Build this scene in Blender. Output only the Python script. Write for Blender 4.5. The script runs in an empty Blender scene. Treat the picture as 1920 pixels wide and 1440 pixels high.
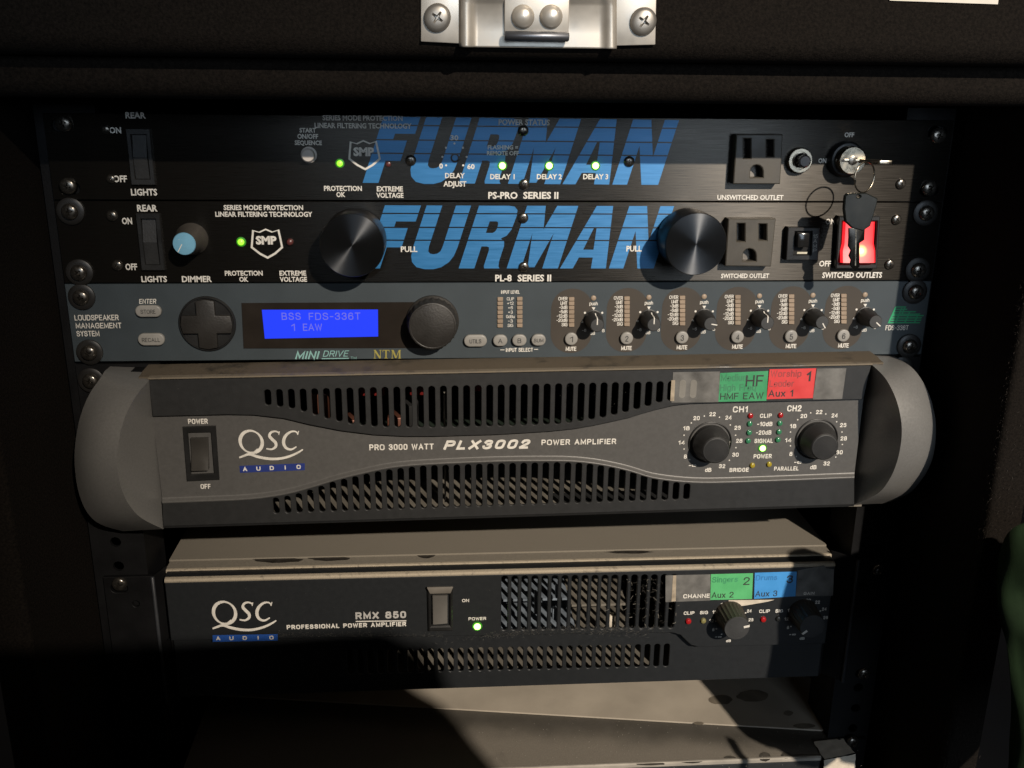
import bpy, bmesh, math, random
from mathutils import Vector, Matrix, Euler, geometry
random.seed(7)
D = bpy.data
SC = bpy.context.scene
COL = SC.collection
S = 0.001                      # everything below is written in millimetres
# ------------------------------------------------------------------ camera
CP = (-37.434, -528.569, 18.024)
CR = (1.2668171, -0.0103177, -0.0691795)
FPX = 1813.784
cam = D.objects.new('camera', D.cameras.new('camera'))
COL.objects.link(cam)
cam.location = Vector(CP) * S
cam.rotation_euler = CR
cam.data.sensor_fit = 'HORIZONTAL'
cam.data.sensor_width = 36
cam.data.lens = FPX / 1920 * 36
cam.data.clip_start = 0.02
cam.data.clip_end = 60
SC.camera = cam
RM = Euler(CR).to_matrix()
# ------------------------------------------------------------------ world, lamps, exposure
W = D.worlds.new('World'); SC.world = W; W.use_nodes = True
W.node_tree.nodes['Background'].inputs[0].default_value = (1.0, 0.87, 0.74, 1)
W.node_tree.nodes['Background'].inputs[1].default_value = 0.045
def area(name, loc, target, size, power, col, shape='DISK', size_y=None):
    l = D.lights.new(name, 'AREA'); l.shape = shape; l.size = size
    if size_y: l.size_y = size_y
    l.energy = power; l.color = col
    o = D.objects.new(name, l); COL.objects.link(o)
    o.location = Vector(loc) * S
    o.rotation_euler = (Vector(target) - Vector(loc)).to_track_quat('-Z', 'Y').to_euler()
    return o
KEY = (1600, -4000, 2150)
sl = D.lights.new('ceiling_spot', 'SPOT'); sl.energy = 1330; sl.color = (1.0, 0.885, 0.75); sl.shadow_soft_size = 0.035
sl.spot_size = math.radians(12.9); sl.spot_blend = 1.0
so = D.objects.new('ceiling_spot', sl); COL.objects.link(so); so.location = Vector(KEY) * S
so.rotation_euler = (Vector((185, 0, -185)) - Vector(KEY)).to_track_quat('-Z', 'Y').to_euler()
area('front_fill', (300, -2600, 260), (0, 0, -150), 1.5, 25.0, (0.70, 0.84, 1.0), 'RECTANGLE', 1.0)  # added cool fill lamp with no visible source
SC.view_settings.view_transform = 'Standard'
SC.view_settings.look = 'None'
SC.view_settings.exposure = 0
SC.view_settings.gamma = 1

# ------------------------------------------------------------------ helpers
def ray(u, v):
    return RM @ Vector(((u - 960) / FPX, -(v - 720) / FPX, -1.0))
def at(u, v, Y=0.0):           # point of the plane y=Y seen at photo position u, v (layout aid)
    d = ray(u, v); t = (Y - CP[1]) / d.y
    return Vector(CP) + d * t
def atz(u, v, Z):
    d = ray(u, v); t = (Z - CP[2]) / d.z
    return Vector(CP) + d * t
def ppm(u, v, Y=0.0):          # photo pixels per mm there
    return 1.0 / (at(u + 1, v, Y) - at(u, v, Y)).length

# ---- materials
def N(nt, t, **k):
    n = nt.nodes.new(t)
    for a, b in k.items():
        if isinstance(b, tuple) and a.startswith('i_'): pass
        setattr(n, a, b)
    return n
def mat(name, col, rough=0.5, metal=0.0, var=0.15, vscale=60, bump=0.0, bscale=900, spec=0.5, rvar=0.1,
        dust=None, dscale=25, damt=0.5, aniso=0, tang=None, alpha=1.0, stretch=None, coat=0):
    m = D.materials.new(name); m.use_nodes = True
    nt = m.node_tree; P = nt.nodes['Principled BSDF']; L = nt.links.new
    tc = N(nt, 'ShaderNodeTexCoord'); src = tc.outputs['Object']
    if stretch:
        mp = N(nt, 'ShaderNodeMapping'); mp.inputs['Scale'].default_value = stretch; L(src, mp.inputs[0]); src = mp.outputs[0]
    n1 = N(nt, 'ShaderNodeTexNoise'); n1.inputs['Scale'].default_value = vscale; n1.inputs['Detail'].default_value = 6
    L(src, n1.inputs['Vector'])
    mr = N(nt, 'ShaderNodeMapRange'); L(n1.outputs[0], mr.inputs[0])
    mr.inputs[1].default_value = 0.3; mr.inputs[2].default_value = 0.7
    mr.inputs[3].default_value = 1 - var; mr.inputs[4].default_value = 1 + var
    mx = N(nt, 'ShaderNodeMix', data_type='RGBA', blend_type='MULTIPLY'); mx.inputs[0].default_value = 1
    mx.inputs[6].default_value = (*col, 1); L(mr.outputs[0], mx.inputs[7])
    c = mx.outputs[2]
    rr = N(nt, 'ShaderNodeMapRange'); L(n1.outputs[0], rr.inputs[0])
    rr.inputs[1].default_value = .3; rr.inputs[2].default_value = .7
    rr.inputs[3].default_value = max(rough - rvar, .02); rr.inputs[4].default_value = min(rough + rvar, 1)
    ro = rr.outputs[0]
    if dust:
        n2 = N(nt, 'ShaderNodeTexNoise'); n2.inputs['Scale'].default_value = dscale; n2.inputs['Detail'].default_value = 9
        n2.inputs['Roughness'].default_value = .65; L(tc.outputs['Object'], n2.inputs['Vector'])
        n3 = N(nt, 'ShaderNodeTexNoise'); n3.inputs['Scale'].default_value = 1800; n3.inputs['Detail'].default_value = 2
        L(tc.outputs['Object'], n3.inputs['Vector'])
        m1 = N(nt, 'ShaderNodeMapRange'); L(n2.outputs[0], m1.inputs[0])
        m1.inputs[1].default_value = .5 - damt * .45; m1.inputs[2].default_value = .62 - damt * .3
        m1.inputs[3].default_value = 0; m1.inputs[4].default_value = 1
        m2 = N(nt, 'ShaderNodeMapRange'); L(n3.outputs[0], m2.inputs[0])
        m2.inputs[1].default_value = .3; m2.inputs[2].default_value = .7; m2.inputs[3].default_value = .62; m2.inputs[4].default_value = 1
        mm = N(nt, 'ShaderNodeMath', operation='MULTIPLY'); L(m1.outputs[0], mm.inputs[0]); L(m2.outputs[0], mm.inputs[1])
        x2 = N(nt, 'ShaderNodeMix', data_type='RGBA'); L(mm.outputs[0], x2.inputs[0]); L(c, x2.inputs[6])
        x2.inputs[7].default_value = (*dust, 1); c = x2.outputs[2]
        x3 = N(nt, 'ShaderNodeMix', data_type='FLOAT'); L(mm.outputs[0], x3.inputs[0]); L(ro, x3.inputs[2]); x3.inputs[3].default_value = .95
        ro = x3.outputs[0]
    L(c, P.inputs['Base Color']); L(ro, P.inputs['Roughness'])
    P.inputs['Metallic'].default_value = metal
    P.inputs['Specular IOR Level'].default_value = spec
    P.inputs['Coat Weight'].default_value = coat
    if aniso:
        P.inputs['Anisotropic'].default_value = aniso
        if tang == 'radial':
            t = N(nt, 'ShaderNodeTangent', direction_type='RADIAL', axis='Y'); L(t.outputs[0], P.inputs['Tangent'])
            P.inputs['Anisotropic Rotation'].default_value = .25
        else:
            t = N(nt, 'ShaderNodeCombineXYZ')
            for i in range(3): t.inputs[i].default_value = tang[i]
            L(t.outputs[0], P.inputs['Tangent'])
    if bump:
        nb = N(nt, 'ShaderNodeTexNoise'); nb.inputs['Scale'].default_value = bscale; nb.inputs['Detail'].default_value = 3
        L(src, nb.inputs['Vector'])
        b = N(nt, 'ShaderNodeBump'); b.inputs['Strength'].default_value = bump; b.inputs['Distance'].default_value = .0004
        L(nb.outputs[0], b.inputs['Height']); L(b.outputs[0], P.inputs['Normal'])
    if alpha < 1: P.inputs['Alpha'].default_value = alpha
    return m
def emi(name, col, strength, base=(0.1, 0.1, 0.1)):
    m = D.materials.new(name); m.use_nodes = True; P = m.node_tree.nodes['Principled BSDF']
    P.inputs['Base Color'].default_value = (*base, 1); P.inputs['Emission Color'].default_value = (*col, 1)
    P.inputs['Emission Strength'].default_value = strength; P.inputs['Roughness'].default_value = .3
    return m
DUST = (0.225, 0.20, 0.16)
m_carpet = mat('black_carpet', (0.0085, 0.0068, 0.0055), .95, var=.5, vscale=800, bump=.8, bscale=1700, spec=.08)
m_brush = mat('brushed_black_aluminium', (0.040, 0.0365, 0.032), .29, metal=.85, var=.10, vscale=60, stretch=(1, 1, 90), aniso=.93, tang=(0, 0, 1), rvar=.06)
m_black = mat('black_plastic', (0.012, 0.012, 0.012), .45, bump=.15)
m_dark = mat('matt_black_paint', (0.0055, 0.0055, 0.006), .6, bump=.2, spec=.18)
m_void = mat('dark_inside', (0.006, 0.006, 0.006), .9)
m_white = mat('white_print', (0.70, 0.67, 0.61), .6, var=.12, vscale=400)
m_grayp = mat('grey_print', (0.30, 0.29, 0.27), .6)
m_blue = mat('blue_print', (0.035, 0.19, 0.43), .38, var=.1, vscale=60, stretch=(1, 1, 30), aniso=.6, tang=(0, 0, 1), metal=.25)
m_bss = mat('blue_grey_paint', (0.038, 0.050, 0.058), .55, var=.08, bump=.25, bscale=2500, rvar=.02)
m_oval = mat('brown_grey_print', (0.045, 0.036, 0.027), .6, var=.08)
m_plxg = mat('grey_metallic_paint', (0.108, 0.105, 0.101), .44, metal=.25, var=.06, vscale=500, bump=.14, bscale=2600, rvar=.02)
m_plxd = mat('charcoal_paint', (0.0195, 0.020, 0.0205), .45, var=.06, vscale=300, bump=.15, bscale=2200, spec=.7, rvar=.02)
m_handle = mat('satin_cast_handle', (0.26, 0.255, 0.245), .36, metal=.45, var=.08, vscale=900, bump=.1, bscale=2600, rvar=.02)
m_rmx = mat('dark_slate_paint', (0.0125, 0.0142, 0.016), .44, var=.04, vscale=300, bump=.15, bscale=2200, spec=.75, rvar=.02)
m_dusttop = mat('dusty_steel_top', (0.03, 0.028, 0.025), .6, dust=DUST, dscale=9, damt=.85, bump=.3, bscale=2500)
m_dustmix = mat('patchy_dusty_paint', (0.02, 0.018, 0.015), .4, dust=(.10, .078, .052), dscale=38, damt=.42, bump=.3, bscale=2500)
m_dustrim = mat('dusty_rim', (0.05, 0.045, 0.04), .45, dust=(.17, .14, .10), dscale=60, damt=.5, bump=.3, bscale=2500)
m_silver = mat('zinc_plate', (0.50, 0.46, 0.40), .42, metal=.55, var=.1, vscale=80, rvar=.1)
m_chrome = mat('nickel', (0.42, 0.37, 0.29), .27, metal=1, var=.1, vscale=300)
m_screw = mat('black_oxide_screw', (0.17, 0.155, 0.135), .26, metal=.9, var=.3, vscale=500)
m_wash = mat('black_washer', (0.014, 0.013, 0.012), .45)
m_spun = mat('spun_black_aluminium', (0.05, 0.052, 0.055), .32, metal=.9, var=.06, aniso=.93, tang='radial', rvar=.04)
m_knob = mat('black_rubbery_plastic', (0.018, 0.018, 0.018), .5, bump=.2)
m_knobtop = mat('grey_knob_cap', (0.040, 0.041, 0.042), .55, bump=.2)
m_dial = mat('dial_plastic', (0.022, 0.02, 0.018), .5, bump=.3)
m_btn = mat('grey_rubber_button', (0.27, 0.26, 0.24), .42, bump=.1)
m_btnw = mat('white_push_button', (0.5, 0.46, 0.42), .45)
m_ink = mat('dark_ink', (0.03, 0.03, 0.03), .6)
m_lblue = mat('light_blue_plastic', (0.17, 0.40, 0.56), .5)
m_outlet = mat('grey_brown_plastic', (0.062, 0.055, 0.044), .45, bump=.1)
m_amber = mat('peach_led_lens', (0.30, 0.228, 0.165), .45)
m_teal = mat('teal_print', (0.22, 0.42, 0.40), .6)
m_gold = mat('gold_print', (0.30, 0.26, 0.06), .6)
m_green = mat('green_print', (0.02, 0.30, 0.13), .6)
m_navy = mat('navy_print', (0.018, 0.035, 0.19), .5)
m_navy2 = mat('royal_blue_print', (0.015, 0.075, 0.33), .5)
m_ledg = mat('green_led_lens', (0.04, 0.20, 0.10), .2)
m_ledr = mat('red_led_lens', (0.34, 0.012, 0.014), .2)
m_ledrd = mat('dim_red_led_lens', (0.10, 0.03, 0.028), .25)
m_ledy = mat('yellow_led_lens', (0.36, 0.28, 0.03), .2)
m_ledyd = mat('olive_led_lens', (0.20, 0.18, 0.07), .25)
e_green = emi('lit_green_led', (0.42, 1.0, 0.14), 7)
e_halo = emi('green_led_halo', (0.10, 0.75, 0.02), 0.28, (.02, .05, .02))
e_green2 = emi('lit_lime_led', (0.33, 0.9, 0.02), 1.6)
e_lcd = emi('lit_blue_display', (0.013, 0.05, 1.0), 0.98, (.01, .01, .05))
e_red = emi('lit_red_rocker', (1.0, 0.035, 0.05), 0.72, (.3, .02, .02))
e_hot = emi('neon_lamp', (1.0, 0.42, 0.16), 3.2)
m_lcdtxt = emi('display_letters', (0.16, 0.16, 0.74), 0.95, (.02, .02, .06))
m_lab_g = mat('green_paper_label', (0.055, 0.30, 0.13), .45, var=.1, vscale=150)
m_lab_g2 = mat('pale_green_paper_label', (0.10, 0.44, 0.17), .45, var=.06, vscale=150)
m_lab_r = mat('red_paper_label', (0.62, 0.055, 0.055), .45, var=.06, vscale=150)
m_lab_b = mat('blue_paper_label', (0.06, 0.29, 0.66), .45, var=.06, vscale=150)
m_ink_g = mat('faded_green_ink', (0.045, 0.20, 0.10), .6)
m_ink_g2 = mat('faded_pale_green_ink', (0.05, 0.27, 0.12), .6)
m_ink_r = mat('faded_red_ink', (0.33, 0.05, 0.05), .6)
m_ink_b = mat('faded_blue_ink', (0.035, 0.19, 0.46), .6)
m_tape = mat('cloudy_tape', (0.19, 0.185, 0.175), .35, var=.4, vscale=90, alpha=.66, bump=.5, bscale=300)
m_tape2 = mat('yellowed_tape_edge', (0.42, 0.35, 0.26), .6, var=.3, vscale=200, alpha=.85)
m_paper = mat('torn_white_tape', (0.60, 0.53, 0.43), .6, var=.12, vscale=200, bump=.4)
m_redpart = mat('red_component', (0.13, 0.012, 0.01), .5, spec=.2)
m_copper = mat('copper_coil', (0.14, 0.055, 0.035), .4, metal=.4)
m_alu = mat('bare_aluminium', (0.42, 0.39, 0.34), .45, metal=.3, var=.15)
m_inner = mat('dull_inner_steel', (0.16, 0.145, 0.12), .5, var=.3)
m_cloth = mat('green_cotton', (0.0105, 0.021, 0.0085), .95, var=.35, vscale=60, spec=.12, bump=.9, bscale=3000)
m_slab = mat('dark_slab', (0.02, 0.022, 0.03), .9)
m_smudge = mat('wiped_patch', (0.022, 0.019, 0.016), .5, var=.4, vscale=300)

# ---- objects
def org(p):
    o = Vector((0, 0, 0))
    while p is not None:
        o += Vector(p.location); p = p.parent
    return o / S
def finish(name, me, m, parent, smooth=False):
    o = D.objects.new(name, me); COL.objects.link(o)
    if m is not None: me.materials.clear(); me.materials.append(m)
    if parent is not None: o.parent = parent
    if smooth:
        for p in me.polygons: p.use_smooth = True
    return o
def mesh(name, vs, fs, m, parent=None, smooth=False, origin=None):
    """vs in world millimetres; the object's origin is at `origin` (mm)"""
    po = org(parent)
    oo = Vector(origin) if origin is not None else po
    me = D.meshes.new(name)
    me.from_pydata([(Vector(v) - oo) * S for v in vs], [], fs)
    bm = bmesh.new(); bm.from_mesh(me); bmesh.ops.recalc_face_normals(bm, faces=bm.faces); bm.to_mesh(me); bm.free()
    o = finish(name, me, m, parent, smooth)
    o.location = (oo - po) * S
    return o
def thing(name, label, cat, loc, group=None):
    o = D.objects.new(name, None); COL.objects.link(o); o.empty_display_size = .02
    o.location = Vector(loc) * S; o['label'] = label; o['category'] = cat
    if group: o['group'] = group
    return o
def bevel(o, w, seg=2, ang=40):
    bm = bmesh.new(); bm.from_mesh(o.data)
    es = [e for e in bm.edges if len(e.link_faces) == 2 and e.calc_face_angle(0) > math.radians(ang)]
    bmesh.ops.bevel(bm, geom=es, offset=w * S, segments=seg, profile=.5, affect='EDGES', clamp_overlap=True)
    bm.to_mesh(o.data); bm.free()
    for p in o.data.polygons: p.use_smooth = True
    sharp(o)
    return o
def sharp(o, deg=38):
    me = o.data
    for p in me.polygons: p.use_smooth = True
    bm = bmesh.new(); bm.from_mesh(me)
    for e in bm.edges:
        e.smooth = not (len(e.link_faces) != 2 or e.calc_face_angle(0) > math.radians(deg))
    bm.to_mesh(me); bm.free()
    return o
def box(name, x0, x1, y0, y1, z0, z1, m, parent=None, bev=0, seg=2):
    vs = [(x, y, z) for x in (x0, x1) for y in (y0, y1) for z in (z0, z1)]
    fs = [(0, 1, 3, 2), (4, 6, 7, 5), (0, 4, 5, 1), (2, 3, 7, 6), (0, 2, 6, 4), (1, 5, 7, 3)]
    o = mesh(name, vs, fs, m, parent)
    if bev: bevel(o, bev, seg)
    return o
def prism(name, pts, yf, yb, m, parent=None, bev=0, seg=2):
    """pts: outline as (x,z) or Vectors; front at y=yf, back at y=yb"""
    P = [(p[0], p[-1]) for p in pts]; n = len(P)
    vs = [(x, yf, z) for x, z in P] + [(x, yb, z) for x, z in P]
    fs = [tuple(range(n)), tuple(range(2 * n - 1, n - 1, -1))] + [(i, (i + 1) % n, n + (i + 1) % n, n + i) for i in range(n)]
    o = mesh(name, vs, fs, m, parent)
    if bev: bevel(o, bev, seg)
    return o
def pxprism(name, pts, yf, yb, m, parent=None, bev=0):
    return prism(name, [at(u, v, yf) for u, v in pts], yf, yb, m, parent, bev)
def holed(name, outline, holes, yf, th, m, parent=None, bev=0.0):
    """flat plate with real holes (loops of (x,z) in mm), optional chamfer round every front edge"""
    loops = []
    for li, pl in enumerate([outline] + holes):
        P = [(p[0], p[-1]) for p in pl]
        A_ = sum(P[i][0] * P[(i + 1) % len(P)][1] - P[(i + 1) % len(P)][0] * P[i][1] for i in range(len(P)))
        if (A_ < 0) != (li > 0): P.reverse()       # outline counter-clockwise, holes clockwise
        loops.append(P)
    def off(P, d):                                 # move towards the material side
        out = []; n = len(P)
        for i in range(n):
            a = Vector(P[i - 1]); b = Vector(P[i]); c = Vector(P[(i + 1) % n])
            t1 = (b - a).normalized() if (b - a).length > 1e-9 else (c - b).normalized()
            t2 = (c - b).normalized() if (c - b).length > 1e-9 else t1
            n1 = Vector((-t1.y, t1.x)); n2 = Vector((-t2.y, t2.x)); q = n1 + n2
            q = q.normalized() if q.length > 1e-6 else n1
            out.append(tuple(b + q * d / max(.5, q.dot(n1))))
        return out
    fl = [off(P, bev) for P in loops] if bev else loops
    co = []; ed = []; st = []
    for P in fl:
        b = len(co); st.append(b); co += [Vector(p) for p in P]; ed += [(b + i, b + (i + 1) % len(P)) for i in range(len(P))]
    r_ = geometry.delaunay_2d_cdt(co, ed, [], 0, 1e-7)
    v2, f2, ov = r_[0], r_[2], r_[3]
    segs = []
    for P in fl: segs += [(P[i], P[(i + 1) % len(P)]) for i in range(len(P))]
    def inside(x, z):
        c = False
        for (a, b) in segs:
            if (a[1] > z) != (b[1] > z) and x < (b[0] - a[0]) * (z - a[1]) / (b[1] - a[1]) + a[0]: c = not c
        return c
    keep = [f for f in f2 if inside(sum(v2[k].x for k in f) / 3, sum(v2[k].y for k in f) / 3)]
    mp = {}
    for k, lst in enumerate(ov):
        for q in lst: mp[q] = k
    yb = yf + th; vs = [(v.x, yf, v.y) for v in v2]; fs = [tuple(f) for f in keep]
    nb = len(vs); cur = nb
    if bev:
        for P in loops: vs += [(x, yf + bev, z) for x, z in P]
    else: nb = None
    bk = len(vs)
    for P in loops: vs += [(x, yb, z) for x, z in P]
    for P, s0 in zip(loops, st):
        n = len(P)
        for i in range(n):
            a, b = mp[s0 + i], mp[s0 + (i + 1) % n]; c, d = bk + s0 + i, bk + s0 + (i + 1) % n
            if bev:
                e, f = nb + s0 + i, nb + s0 + (i + 1) % n
                fs.append((a, b, f, e)); fs.append((e, f, d, c))
            else: fs.append((a, b, d, c))
    # back face: same triangles on the un-chamfered loops
    if all(len(l) == 1 for l in ov) and len(v2) == len(co):
        inv = {k: l[0] for k, l in enumerate(ov)}
        fs += [tuple(bk + inv[k] for k in reversed(f)) for f in keep]
    fs = [f for f in fs if len(set(f)) == len(f)]
    o = mesh(name, vs, fs, m, parent)
    sharp(o, 30)
    return o
def lathe(name, prof, cx, cz, m, parent=None, seg=40, rib=None, smooth=True, y0=0):
    """prof: (radius, y) from base to face, turned about the Y axis at (cx,cz)"""
    vs = []; fs = []; n = len(prof)
    for k in range(seg):
        a = 2 * math.pi * k / seg
        for j, (r, y) in enumerate(prof):
            rr = r
            if rib and rib[0] <= j <= rib[1]: rr = r * (1 - rib[2] * (k % 2))
            vs.append((cx + rr * math.cos(a), y + y0, cz + rr * math.sin(a)))
    for k in range(seg):
        k2 = (k + 1) % seg
        for j in range(n - 1):
            fs.append((k * n + j, k2 * n + j, k2 * n + j + 1, k * n + j + 1))
    fs.append(tuple(k * n + n - 1 for k in range(seg)))
    o = mesh(name, vs, fs, m, parent, origin=(cx, 0, cz))
    if smooth: sharp(o, 35)
    return o
def rrect(x0, x1, z0, z1, r, n=5):
    out = []
    for cx, cz, a0 in ((x1 - r, z1 - r, 0), (x0 + r, z1 - r, 90), (x0 + r, z0 + r, 180), (x1 - r, z0 + r, 270)):
        for i in range(n + 1):
            a = math.radians(a0 + 90 * i / n); out.append((cx + r * math.cos(a), cz + r * math.sin(a)))
    return out
def flat(name, pts, Y, m, parent, th=.12):
    """thin print polygon; pts (x,z)"""
    return prism(name, pts, Y - th, Y, m, parent)
def pxflat(name, pts, Y, m, parent, th=.12):
    return flat(name, [at(u, v, Y) for u, v in pts], Y, m, parent, th)
def smooth_line(P, n=6):
    out = []; P = [Vector(p) for p in P]
    for i in range(len(P) - 1):
        p0 = P[max(i - 1, 0)]; p1 = P[i]; p2 = P[i + 1]; p3 = P[min(i + 2, len(P) - 1)]
        for k in range(n):
            t = k / n
            out.append(.5 * ((2 * p1) + (p2 - p0) * t + (2 * p0 - 5 * p1 + 4 * p2 - p3) * t * t + (3 * p1 - p0 - 3 * p2 + p3) * t ** 3))
    out.append(P[-1]); return out
def stroke_faces(pts, Y, n=6, vs=None, fs=None):
    """pts (u,v,width px) -> strip on plane Y"""
    L = smooth_line([Vector(p) for p in pts], n) if n else [Vector(p) for p in pts]
    base = len(vs)
    for i, p in enumerate(L):
        a = L[max(i - 1, 0)]; b = L[min(i + 1, len(L) - 1)]
        t = Vector((b.x - a.x, b.y - a.y)); t = t.normalized() if t.length > 0 else Vector((1, 0))
        nx, ny = -t.y, t.x; w = max(p.z, .2) / 2
        vs.append(at(p.x + nx * w, p.y + ny * w, Y)); vs.append(at(p.x - nx * w, p.y - ny * w, Y))
    for i in range(len(L) - 1):
        q = base + 2 * i; fs.append((q, q + 1, q + 3, q + 2))
def strokes(name, lines, Y, m, parent, n=6):
    vs = []; fs = []
    for l in lines: stroke_faces(l, Y, n, vs, fs)
    return mesh(name, vs, fs, m, parent)
_tc = {}
def txtmesh(s, bold, shear, sp):
    k = (s, bold, shear, sp)
    if k not in _tc:
        cu = D.curves.new('t', 'FONT'); cu.body = s; cu.size = 1; cu.offset = bold; cu.shear = shear; cu.space_character = sp
        cu.resolution_u = 2; cu.fill_mode = 'FRONT'
        o = D.objects.new('t', cu); me = D.meshes.new_from_object(o)
        co = [v.co.copy() for v in me.vertices]; fc = [tuple(p.vertices) for p in me.polygons]
        D.objects.remove(o); D.curves.remove(cu); D.meshes.remove(me)
        _tc[k] = (co, fc)
    return _tc[k]
def T(parent, s, cu, cv, w, h, Y=-.15, m=None, bold=.034, shear=0, sp=1.0, ang=0, name='lettering'):
    """text centred at photo position, w x h photo pixels, lying on plane Y"""
    co, fc = txtmesh(s, bold, shear, sp)
    x0 = min(c.x for c in co); x1 = max(c.x for c in co); y1 = max(c.y for c in co); y0 = 0
    if s in ('-', '='): y0 = min(c.y for c in co)
    k = 1 / ppm(cu, cv, Y); c = at(cu, cv, Y)
    ca, sa = math.cos(math.radians(ang)), math.sin(math.radians(ang))
    vs = []
    for q in co:
        X = (q.x - (x0 + x1) / 2) / (x1 - x0) * w * k; Z = (q.y - (y0 + y1) / 2) / (y1 - y0) * h * k * 1.03
        vs.append((c.x + X * ca - Z * sa, Y, c.z + X * sa + Z * ca))
    return mesh(name, vs, fc, m or m_white, parent)


# ---- single-line letters (centre lines; cap height 1)
G = {}
def g(ch, w, *ls): G[ch] = (w, [([tuple(map(float, q.split(','))) for q in l.strip('~').split()], l[0] == '~') for l in ls])
OO = '~{a},.5 {a},.78 {b},.97 {c},1 {d},.97 {e},.78 {e},.5 {e},.22 {d},.03 {c},0 {b},.03 {a},.22 {a},.5'
def oo(x0, x1, y0=0, y1=1):
    m = (x0 + x1) / 2; k = (x1 - x0) * .12; f = lambda t: y0 + (y1 - y0) * t
    P = [(x0, .5), (x0, .74), (x0 + k, .93), (m, 1), (x1 - k, .93), (x1, .74), (x1, .5), (x1, .26), (x1 - k, .07), (m, 0), (x0 + k, .07), (x0, .26), (x0, .5)]
    return '~' + ' '.join('%g,%g' % (a, f(b)) for a, b in P)
g('A', .7, '0,0 .35,1 .7,0', '.13,.32 .57,.32'); g('B', .6, '0,0 0,1', '~0,1 .3,1 .5,.95 .54,.76 .48,.57 .3,.53 0,.53', '~.3,.53 .52,.48 .6,.27 .54,.06 .3,0 0,0')
g('C', .66, '~.66,.74 .58,.93 .34,1 .08,.9 0,.5 .08,.1 .34,0 .58,.07 .66,.26'); g('D', .64, '0,0 0,1', '~0,1 .3,1 .55,.9 .64,.5 .55,.1 .3,0 0,0')
g('E', .52, '.52,1 0,1 0,0 .52,0', '0,.52 .46,.52'); g('F', .5, '.5,1 0,1 0,0', '0,.5 .44,.5')
g('G', .68, '~.64,.78 .54,.95 .34,1 .08,.9 0,.5 .08,.1 .34,0 .58,.06 .68,.22', '.68,.18 .68,.48 .4,.48'); g('H', .62, '0,0 0,1', '.62,0 .62,1', '0,.52 .62,.52')
g('I', .0, '0,0 0,1'); g('J', .45, '~.45,1 .45,.3 .38,.06 .2,0 .04,.06 0,.26'); g('K', .6, '0,0 0,1', '.58,1 0,.4', '.2,.58 .62,0'); g('L', .48, '0,1 0,0 .48,0')
g('M', .76, '0,0 0,1 .38,.15 .76,1 .76,0'); g('N', .62, '0,0 0,1 .62,0 .62,1'); g('O', .7, oo(0, .7)); g('P', .58, '0,0 0,1', '~0,1 .34,1 .53,.94 .58,.73 .53,.52 .34,.46 0,.46')
g('Q', .7, oo(0, .7), '.42,.25 .7,-.05'); g('R', .6, '0,0 0,1', '~0,1 .34,1 .54,.94 .58,.74 .54,.54 .34,.48 0,.48', '.34,.48 .6,0'); g('S', .6, '~.56,.76 .48,.95 .28,1 .08,.94 .02,.76 .1,.6 .3,.52 .5,.44 .6,.27 .52,.07 .3,0 .08,.05 0,.26')
g('T', .6, '0,1 .6,1', '.3,1 .3,0'); g('U', .62, '~0,1 0,.6 0,.28 .08,.06 .31,0 .54,.06 .62,.28 .62,.6 .62,1'); g('V', .66, '0,1 .33,0 .66,1'); g('W', .92, '0,1 .23,0 .46,.9 .69,0 .92,1'); g('X', .62, '0,0 .62,1', '0,1 .62,0'); g('Y', .6, '0,1 .3,.48 .6,1', '.3,.48 .3,0'); g('Z', .56, '0,1 .56,1 0,0 .56,0')
g('0', .54, oo(0, .54)); g('1', .24, '0,.76 .24,1 .24,0'); g('2', .54, '~.02,.72 .08,.93 .27,1 .46,.93 .52,.74 .44,.54 .22,.3 0,0', '0,0 .54,0'); g('3', .54, '~.02,.78 .1,.95 .28,1 .46,.94 .5,.76 .42,.58 .24,.53', '~.24,.53 .46,.47 .54,.27 .46,.06 .26,0 .08,.05 0,.24')
g('4', .58, '.44,0 .44,1 0,.3 .58,.3'); g('5', .54, '.48,1 .08,1 .04,.55', '~.04,.55 .25,.62 .46,.55 .54,.32 .46,.07 .24,0 .08,.05 0,.22'); g('6', .54, '~.5,.8 .42,.96 .28,1 .08,.9 0,.55 0,.3 .08,.06 .28,0 .47,.06 .54,.3 .47,.54 .28,.6 .1,.54 .01,.36')
g('7', .52, '0,1 .52,1 .18,0'); g('8', .56, oo(.05, .51, .55, 1), oo(0, .56, 0, .55)); g('9', .54, '~.04,.2 .12,.04 .26,0 .46,.1 .54,.45 .54,.7 .46,.94 .26,1 .07,.94 0,.7 .07,.46 .26,.4 .44,.46 .53,.64')
g('-', .34, '0,.45 .34,.45'); g('+', .5, '0,.45 .5,.45', '.25,.2 .25,.7'); g('/', .4, '0,0 .4,1'); g(' ', .22); g('\u221e', .8, '~.4,.4 .3,.6 .14,.65 0,.5 0,.3 .14,.14 .3,.2 .4,.4 .5,.6 .66,.65 .8,.5 .8,.3 .66,.14 .5,.2 .4,.4')
def lo(x0, x1): return oo(x0, x1, 0, .7)
g('a', .46, lo(0, .46), '.46,.7 .46,0'); g('b', .48, lo(0, .48), '0,1 0,0'); g('d', .48, lo(0, .48), '.48,1 .48,0'); g('e', .48, '~.02,.37 .48,.37 .44,.58 .24,.7 .05,.6 0,.35 .06,.08 .26,0 .46,.14'); g('g', .46, lo(0, .46), '~.46,.7 .46,0 .44,-.2 .22,-.28 .03,-.2')
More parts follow.
